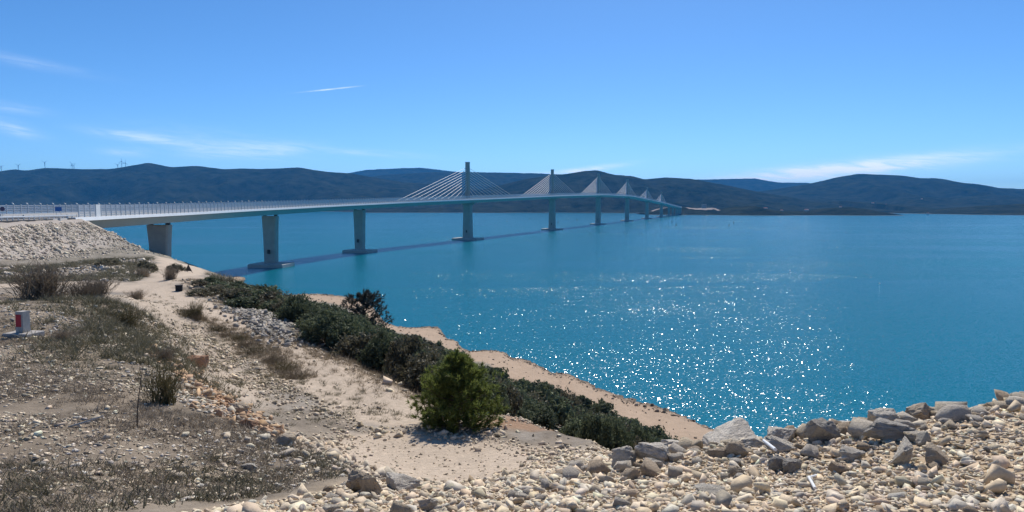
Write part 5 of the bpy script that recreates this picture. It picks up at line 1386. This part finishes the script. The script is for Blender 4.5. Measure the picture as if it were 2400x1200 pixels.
# ---- dry bushes of bare twigs
def twig_bush(seed, n=170, h=1.0, spread=0.8, up=1.0, w=0.007, mat=None, forks=3):
    r = np.random.default_rng(seed); V = []; 
    def strip(p, q, w0):
        d = q - p; s = np.cross(d, r.normal(size=3)); s = s / (np.linalg.norm(s) + 1e-9) * w0
        V.append([p - s, p + s, q]); 
        s2 = np.cross(d, s); s2 = s2 / (np.linalg.norm(s2) + 1e-9) * w0; V.append([p - s2, p + s2, q])
    for i in range(n):
        b = np.append(r.normal(0, 0.16 * spread, 2), -0.03)
        a = r.uniform(0, 2 * PI); k = abs(r.normal(0, 0.42)) * spread
        d = np.array([math.cos(a) * k, math.sin(a) * k, up]); L = h * r.uniform(0.5, 1.05)
        m = b + d * L * 0.5 + r.normal(0, 0.04, 3); e = b + d * L + r.normal(0, 0.08, 3)
        strip(b, m, w); strip(m - (m - b) * 0.08, e, w * 0.7)
        for _ in range(forks):
            t = r.uniform(0.35, 0.95); p = m + (e - m) * t if r.random() < 0.6 else b + (m - b) * t
            strip(p, p + (d * 0.25 + r.normal(0, 0.14, 3) + np.array([0, 0, 0.06])) * L * 0.7, w * 0.55)
    V = np.array(V).reshape(-1, 3); V[:, 2] = np.maximum(V[:, 2], -0.05)
    return mesh_np('stems', V, np.arange(len(V)).reshape(-1, 3), mat)


TW = [twig_bush(10 + i, 260, 1.0, 0.9, 1.0, 0.010, M['dry_twig'], 4) for i in range(3)]
BR = [twig_bush(20 + i, 150, 1.0, 0.8, 1.0, 0.010, M['broom'], 3) for i in range(3)]
GT = [twig_bush(40 + i, 150, 1.0, 1.5, 0.8, 0.011, M['dry_grass'] if i % 2 else M['broom'], 3) for i in range(4)]


def bush(me, x, y, rad, h, label, group, name='dry_bush', cat='bush'):
    o = link(name, me, None, (x, y, gz(x, y)), (0, 0, random.uniform(0, 6)), (rad, rad, h))
    return tag(o, label, cat, group)


bx0, by0 = BIG_BUSH
bush(TW[0], bx0, by0, 1.9, 1.15, 'large bare grey twig bush on the crest above the concrete marker', 'dry bushes')
bush(TW[1], bx0 + 1.1, by0 + 0.5, 1.2, 0.8, 'lower dry twig bush right beside the large bare one', 'dry bushes')
labs = ['dark dry bush on the bank where the tracks meet', 'dark green brown bush on the steep side of the bank', 'small purple brown bush above the reddish boulders', 'dry bush at the head of the grass strip between the tracks',
        'tall olive broom bush on the rubble of the bank', 'dry brown bush on the shoulder of the bank', 'thin dry bush on the near side of the hump', 'brown bush at the spur track bend', 'low dry bush right of the concrete marker']
for i, (x, y) in enumerate(BUSHES):
    mesh = (BR[0] if i in (1, 3) else BR[1]) if i in (1, 3, 4) else TW[i % 3]
    rad = [1.0, 0.75, 0.4, 0.9, 0.7, 0.9, 1.2, 1.0, 0.45][i]; h = [0.55, 0.5, 0.3, 0.7, 0.58, 0.5, 0.7, 0.8, 0.2][i]
    bush(mesh, x, y, rad, h, labs[i], 'dry bushes')
for i, (x, y) in enumerate(STRIP):
    bush(GT[i % 4], x + random.uniform(-0.2, 0.2), y, random.uniform(0.5, 0.8), random.uniform(0.26, 0.42), 'dry grass tuft in the strip between the two tracks, ' + ORD[i] + ' from its far left end', 'tufts of the grass strip', 'grass_tuft', 'grass tuft')

# ---- low dry grass, heath and weeds
def grass_field(name, x, y, hgt, per, mat, label, seed, wide=0.006, spread=0.05):
    r = np.random.default_rng(seed); n = len(x); z = ground_z(x, y)
    P = np.repeat(np.stack([x, y, z - 0.01], -1), per, 0); H_ = np.repeat(hgt, per)[:, None]
    P[:, :2] += r.normal(0, 1, (n * per, 2)) * (spread * (0.5 + H_ * 4))
    D_ = np.concatenate([r.normal(0, 0.85, (n * per, 2)), np.ones((n * per, 1))], 1) * H_ * r.uniform(0.5, 1.15, (n * per, 1))
    s = np.concatenate([r.normal(size=(n * per, 2)), np.zeros((n * per, 1))], 1); s /= np.linalg.norm(s, axis=1)[:, None]
    w_ = wide * (0.6 + H_ * 3)
    V = np.stack([P - s * w_, P + s * w_, P + D_], 1).reshape(-1, 3)
    o = link(name, mesh_np(name, V, np.arange(len(V)).reshape(-1, 3), mat)); return tag(o, label, None, None, 'stuff')


r = np.random.default_rng(44)
dn = lambda x, y: np.clip(0.25 + 1.3 * fbm(x * 0.5, y * 0.5, 4, 611), 0, 1) * np.clip(1.2 - np.hypot(x, y) / 30, 0.3, 1)
x, y = sample_poly(BANK_POLY, 20000, r, (-26, 2.5, 2.5, 26), dn)
grass_field('dry_grass', x, y, r.uniform(0.02, 0.085, len(x)), 16, M['dry_twig'], 'low dry brown grass over the stony bank', 51)
x, y = sample_poly(BANK_POLY, 7000, r, (-26, 2.5, 2.5, 26), lambda x, y: np.clip(0.08 + 1.8 * fbm(x * 0.45, y * 0.45, 4, 711), 0, 1))
grass_field('low_heath', x, y, r.uniform(0.02, 0.10, len(x)), 26, M['shrub_olive'], 'dark low heath plants in patches over the bank', 52, 0.007, 0.07)
x1, y1 = along(GRASS_STRIP, 900, r, 0.4); x2, y2 = along(TRACK_EDGE, 1500, r, 0.55, 1.0)
x, y = np.concatenate([x1, x2]), np.concatenate([y1, y2])
grass_field('verge_grass', x, y, r.uniform(0.06, 0.2, len(x)), 18, M['dry_grass'], 'dry grass along the verges of the tracks', 53, 0.006, 0.05)
x = r.uniform(-52, -20, 5200); y = r.uniform(44, 74, 5200)
k = (fbm(x * 0.22, y * 0.22, 3, 91) < 0.12) & (line_dist(TRACK_PIER, x, y) > 2.4) & (line_dist(TRACK_LOWER, x, y) > 2)
grass_field('hump_grass', x[k], y[k], r.uniform(0.15, 0.5, k.sum()), 18, M['shrub_olive'], 'dark dry scrub grass over the hump below the embankment', 54, 0.012, 0.06)
x1, y1 = along(TERRACE_EDGE, 500, r, 0.8); x2, y2 = along(TRACK_TERRACE, 350, r, 1.4)
x, y = np.concatenate([x1, x2]), np.concatenate([y1, y2])
grass_field('terrace_weeds', x, y, r.uniform(0.04, 0.14, len(x)), 22, M['shrub_olive'], 'sparse brown weeds between the stones of the terrace', 55, 0.006, 0.05)
x, y = along(BANK_EDGE[:3], 1500, r, 0.9, -0.7)
grass_field('bank_scrub', x, y, r.uniform(0.05, 0.24, len(x)), 24, M['shrub_olive'], 'brown scrub over the steep shoulder of the bank', 56, 0.008, 0.06)

# ================================================================ small things
x, y = MARKER; z = gz(x, y)
mk = empty('boundary_marker', (x, y, z - 0.06), -0.15)
mk.scale = (0.82, 0.82, 0.95)
tag(mk, 'concrete survey marker with a red painted face on a square base', 'marker')
bm_ = MB(); bm_.loft([[(-0.36, -0.27, 0), (0.36, -0.27, 0), (0.36, 0.27, 0), (-0.36, 0.27, 0)], [(-0.36, -0.27, 0.15), (0.36, -0.27, 0.15), (0.36, 0.27, 0.15), (-0.36, 0.27, 0.15)], [(-0.34, -0.25, 0.165), (0.34, -0.25, 0.165), (0.34, 0.25, 0.165), (-0.34, 0.25, 0.165)]])
bm_.build('base', M['marker_concrete'], mk)
MB().loft([[(-0.11, -0.11, 0.16), (0.11, -0.11, 0.16), (0.11, 0.11, 0.16), (-0.11, 0.11, 0.16)], [(-0.105, -0.105, 0.63), (0.105, -0.105, 0.63), (0.105, 0.105, 0.63), (-0.105, 0.105, 0.63)]]).build('post', M['marker_concrete'], mk)
MB().box((-0.02, -0.112, 0.43), (0.15, 0.012, 0.27)).build('red_patch', M['red_paint'], mk)

x, y = BLACK_BOX; z = gz(x, y)
mb = MB(); mb.box((0, 0, 0.16), (0.36, 0.26, 0.3)); mb.box((0, 0, 0.33), (0.4, 0.3, 0.04))
o = mb.build('plastic_box', M['black_rubber'], loc=(x, y, z)); o.rotation_euler.z = 0.3
tag(o, 'small black box on the brink of the track', 'box')

x, y = TRI_SIGN; z = gz(x, y)
ts = empty('warning_sign', (x, y, z), -0.3); tag(ts, 'dark triangular warning sign standing on the spur track', 'road sign')
mb = MB(); mb.loft([[(-0.4, d_, 0.12), (0.4, d_, 0.12), (0.0, d_, 0.78)] for d_ in (-0.02, 0.02)]); mb.build('sign_panel', M['dark_metal'], ts)
for sx in (-0.25, 0.25): MB().tube((sx, 0.02, 0.15), (sx, 0.25, -0.05), 0.025).build('leg', M['dark_metal'], ts)

x, y = STALK; z = gz(x, y)
mb = MB(); mb.path([(0, 0, -0.05), (0.02, 0, 0.25), (0.05, 0.02, 0.5), (0.09, 0.02, 0.72)], [0.008, 0.007, 0.005, 0.003], 5)
o = mb.build('dry_stalk', M['bark'], loc=(x, y, z)); tag(o, 'single tall dry stalk rising from the bank', 'stalk')
x, y = STICK; z = gz(x, y)
mb = MB(); mb.path([(-0.14, -0.05, 0.02), (0.0, 0.02, 0.05), (0.17, 0.1, 0.1)], [0.012, 0.014, 0.009], 6); mb.path([(0.02, 0.03, 0.05), (0.1, -0.02, 0.07)], [0.008, 0.004], 5)
o = mb.build('stick', mat_plain('bleached_wood', (0.5, 0.44, 0.36), 0.8, 0.15, 20.0), loc=(x, y, z)); tag(o, 'bleached fallen stick on the grassy bank', 'stick')

(p0x, p0y), (p1x, p1y) = PIPE
za, zb = gz(p0x, p0y), gz(p1x, p1y)
o = MB().tube((0, 0, 0), (p1x - p0x, p1y - p0y, zb - za), 0.016, n=10).build('white_pipe', M['pipe_plastic'], loc=(p0x, p0y, za + 0.13))
tag(o, 'straight white plastic pipe leaning among the boulders', 'pipe')
q = PIPE2; z0_ = gz(*q[0])
pts = [(0, 0, 0.03), (-0.03, (q[1][1] - q[0][1]) * 0.35, 0.06), (q[1][0] - q[0][0] - 0.02, (q[1][1] - q[0][1]), gz(*q[1]) - z0_ + 0.06), (q[2][0] - q[0][0], q[2][1] - q[0][1], gz(*q[2]) - z0_ + 0.04)]
o = MB().path(pts, [0.011] * 4, 8).build('white_hose', M['pipe_plastic'], loc=(q[0][0], q[0][1], z0_)); tag(o, 'short curved white hose end lying on the gravel', 'hose')

# ---- on the water
by_labels = ['leftmost dark buoy between the first two pylons', 'small dark buoy farther off left of the second pylon', 'dark buoy just right of the second pylon', 'dark buoy between the second and third pylons',
             'far buoy in the pale water at the bridge end', 'near buoy in the pale water at the bridge end', 'nearer of the two rightmost buoys', 'farther of the two rightmost buoys']
for (x, y), lab in zip(BUOYS, by_labels):
    s_ = 1.0 + y / 4000.0
    b_ = empty('buoy', (x, y, 0)); tag(b_, lab, 'buoy', 'navigation buoys')
    mb = MB(); n = 12
    mb.loft([[(rr_ * math.cos(a) * s_, rr_ * math.sin(a) * s_, zz * s_) for a in [2 * PI * k / n for k in range(n)]] for rr_, zz in ((0.9, -0.5), (1.0, 0.0), (1.0, 0.5), (0.5, 0.8))]); mb.build('hull', M['buoy'], b_)
    mb = MB()
    for k in range(3):
        a = 2 * PI * k / 3; mb.tube((0.5 * math.cos(a) * s_, 0.5 * math.sin(a) * s_, 0.8 * s_), (0.1 * math.cos(a) * s_, 0.1 * math.sin(a) * s_, 2.4 * s_), 0.12 * s_)
    mb.build('tower', M['buoy'], b_)
    MB().loft([[(0.35 * s_ * c_ * math.cos(a), 0.35 * s_ * c_ * math.sin(a), zz * s_) for a in [2 * PI * k / 8 for k in range(8)]] for c_, zz in ((0.6, 2.4), (1, 2.7), (0.5, 3.0))]).build('topmark', M['buoy'], b_)
for (x, y), lab in zip(SPECKS, ['left small white speck on open water', 'right small white speck on open water']):  # white specks on open water, built as small solid bodies
    mb = MB(); n = 10
    mb.loft([[(rr_ * math.cos(a), rr_ * math.sin(a), zz) for a in [2 * PI * k / n for k in range(n)]] for rr_, zz in ((0.15, -0.2), (0.28, 0.0), (0.26, 0.2), (0.08, 0.32))])
    o = mb.build('white_speck', M['white_paint'], loc=(x, y, 0)); tag(o, lab, 'float', 'white specks on the water')
bt = empty('moored_boat', (765, 2440, 0), 0.1); tag(bt, 'long white boat moored at the far landing', 'boat')
mb = MB(); mb.loft([[(x_, y_, z_) for x_, y_, z_ in ((-9, -1.8 * k, h_), (6, -2.0 * k, h_), (10, 0, h_ + 0.3), (6, 2.0 * k, h_), (-9, 1.8 * k, h_))] for k, h_ in ((0.6, -0.3), (1.0, 1.7))]); mb.build('hull', M['white_paint'], bt)
MB().box((-2, 0, 2.5), (7, 2.6, 1.7)).build('cabin', M['white_paint'], bt)
MB().box((-2, 0, 2.7), (7.1, 2.7, 0.6)).build('window', M['car_glass'], bt)

# ---- wind turbines on the left ridge
tl = ['leftmost wind turbine at the picture edge', 'wind turbine beside the first small crest on the left', 'tallest lone wind turbine of the left ridge', 'taller of the close pair of wind turbines', 'shorter of the close pair of wind turbines', 'left wind turbine of the group of three', 'middle and tallest wind turbine of the group of three', 'right wind turbine of the group of three']
for i, (x, z) in enumerate(TURBINES):
    t_ = empty('wind_turbine', (x, 6500, z - 95)); tag(t_, tl[i], 'wind turbine', 'wind turbines on the left ridge')
    MB().tube((0, 0, 0), (0, 0, 95), 2.6, 1.5, 10).build('tower', M['turbine'], t_)
    MB().box((0, 0, 96), (4, 9, 4)).build('nacelle', M['turbine'], t_)
    a0 = [0.4, 0.52, 0.50, 0.1, 0.9, 0.6, 1.5, 1.4][i]
    for k in range(3):
        a = a0 + k * 2 * PI / 3
        mb = MB(); u = Vector((math.cos(a), 0, math.sin(a))); w_ = Vector((-math.sin(a), 0, math.cos(a)))
        L = 34.0
        mb.loft([[tuple(Vector((0, -5.5, 96)) + u * (L * t) + w_ * (s1 * cw) + Vector((0, d1, 0))) for s1, d1 in ((-1, 0), (1, 0.3), (1, 0.6), (-1, 0.4))] for t, cw in ((0.02, 0.9), (0.2, 1.7), (1.0, 0.4))])
        mb.build('blade', M['turbine'], t_)

# ---- far shore: houses, quarry cuts and site building
def hill_z(x, y):
    best = 0.5
    dg = bpy.context.evaluated_depsgraph_get()
    for o in HILL_BY_NAME.values():
        ok, loc, nrm, _ = o.ray_cast(Vector((x, y, 900)), Vector((0, 0, -1)))
        if ok: best = max(best, loc.z)
    return best


bpy.context.view_layer.update()
hl = ['white house between the two low headlands, nearest the bridge', 'small white house in the dip of the headland', 'long white house before the second headland knoll', 'white house on top of the second headland knoll',
      'white house on the far shore above the headland tip', 'small white house on the slope above the strait', 'white house on the right headland shore', 'tiny house on the slope behind the headlands', 'tiny house high above the right headland']
for (x, y, z, w_, h_), lab in zip(HOUSES, hl):
    z = hill_z(x, y) - 0.3
    h = empty('house', (x, y, z), 0.1); tag(h, lab, 'house', 'houses on the far shore')
    d_ = w_ * 0.7; h_ = h_ + 1.5
    MB().box((0, 0, h_ / 2 - 1.5), (w_, d_, h_ + 3)).build('wall', M['plaster'], h)
    MB().loft([[(-w_ / 2 - 0.4, -d_ / 2 - 0.4, h_ + 0.01), (w_ / 2 + 0.4, -d_ / 2 - 0.4, h_ + 0.01), (w_ / 2 + 0.4, d_ / 2 + 0.4, h_ + 0.01), (-w_ / 2 - 0.4, d_ / 2 + 0.4, h_ + 0.01)], [(-w_ / 2 + 1, -0.1, h_ + 1.6), (w_ / 2 - 1, -0.1, h_ + 1.6), (w_ / 2 - 1, 0.1, h_ + 1.6), (-w_ / 2 + 1, 0.1, h_ + 1.6)]]).build('roof', M['roof_tile'], h)
    for k in (-0.25, 0.25):
        MB().box((w_ * k, -d_ / 2 - 0.02, h_ * 0.5), (1.1, 0.1, 1.3)).build('window', M['car_glass'], h)

M['quarry'] = mat_plain('quarry_cut', (0.26, 0.22, 0.19), 0.95, 0.2, 0.05)


def cut(name, x0, x1, y0, y1, label, dz=1.2, seed=0):
    """an excavated strip draped over the far land"""
    nxx, nyy = 26, 6
    pts = []
    for j in range(nyy):
        for i in range(nxx):
            u, v = i / (nxx - 1), j / (nyy - 1)
            xx = x0 + (x1 - x0) * u; jag = 6 * float(fbm(np.array([xx / 12.0]), np.array([j * 3.0 + seed]), 2, seed)[0])
            yy = y0 + (y1 - y0) * v + jag
            edge = min(u, 1 - u, 0.12) / 0.12
            pts.append((xx, yy, hill_z(xx, yy) + dz * edge - 0.6 * (1 - edge)))
    f = [(j * nxx + i, j * nxx + i + 1, (j + 1) * nxx + i + 1, (j + 1) * nxx + i) for j in range(nyy - 1) for i in range(nxx - 1)]
    o = link(name, mesh_py(name, pts, f, M['quarry'])); return tag(o, label, None, None, 'structure')


cut('road_cutting', 530, 620, 2590, 2630, 'pale excavated cutting on the far shore behind the last pylons', 1.2, 3)
cut('access_road', 640, 770, 2505, 2560, 'pale excavated access road on the far point of land', 1.0, 5)
zb = hill_z(718, 2560)
sb = empty('site_building', (718, 2560, zb - 0.5)); tag(sb, 'grey square building on the construction site at the far bridge end', 'building')
MB().box((0, 0, 7), (16, 12, 16)).build('wall', M['concrete'], sb); MB().box((0, 0, 15.4), (17, 13, 0.8)).build('roof', M['concrete_pale'], sb)
for k in (-4, 0, 4):
    for zz in (4, 9): MB().box((k, -6.02, zz), (1.8, 0.1, 1.8)).build('window', M['car_glass'], sb)
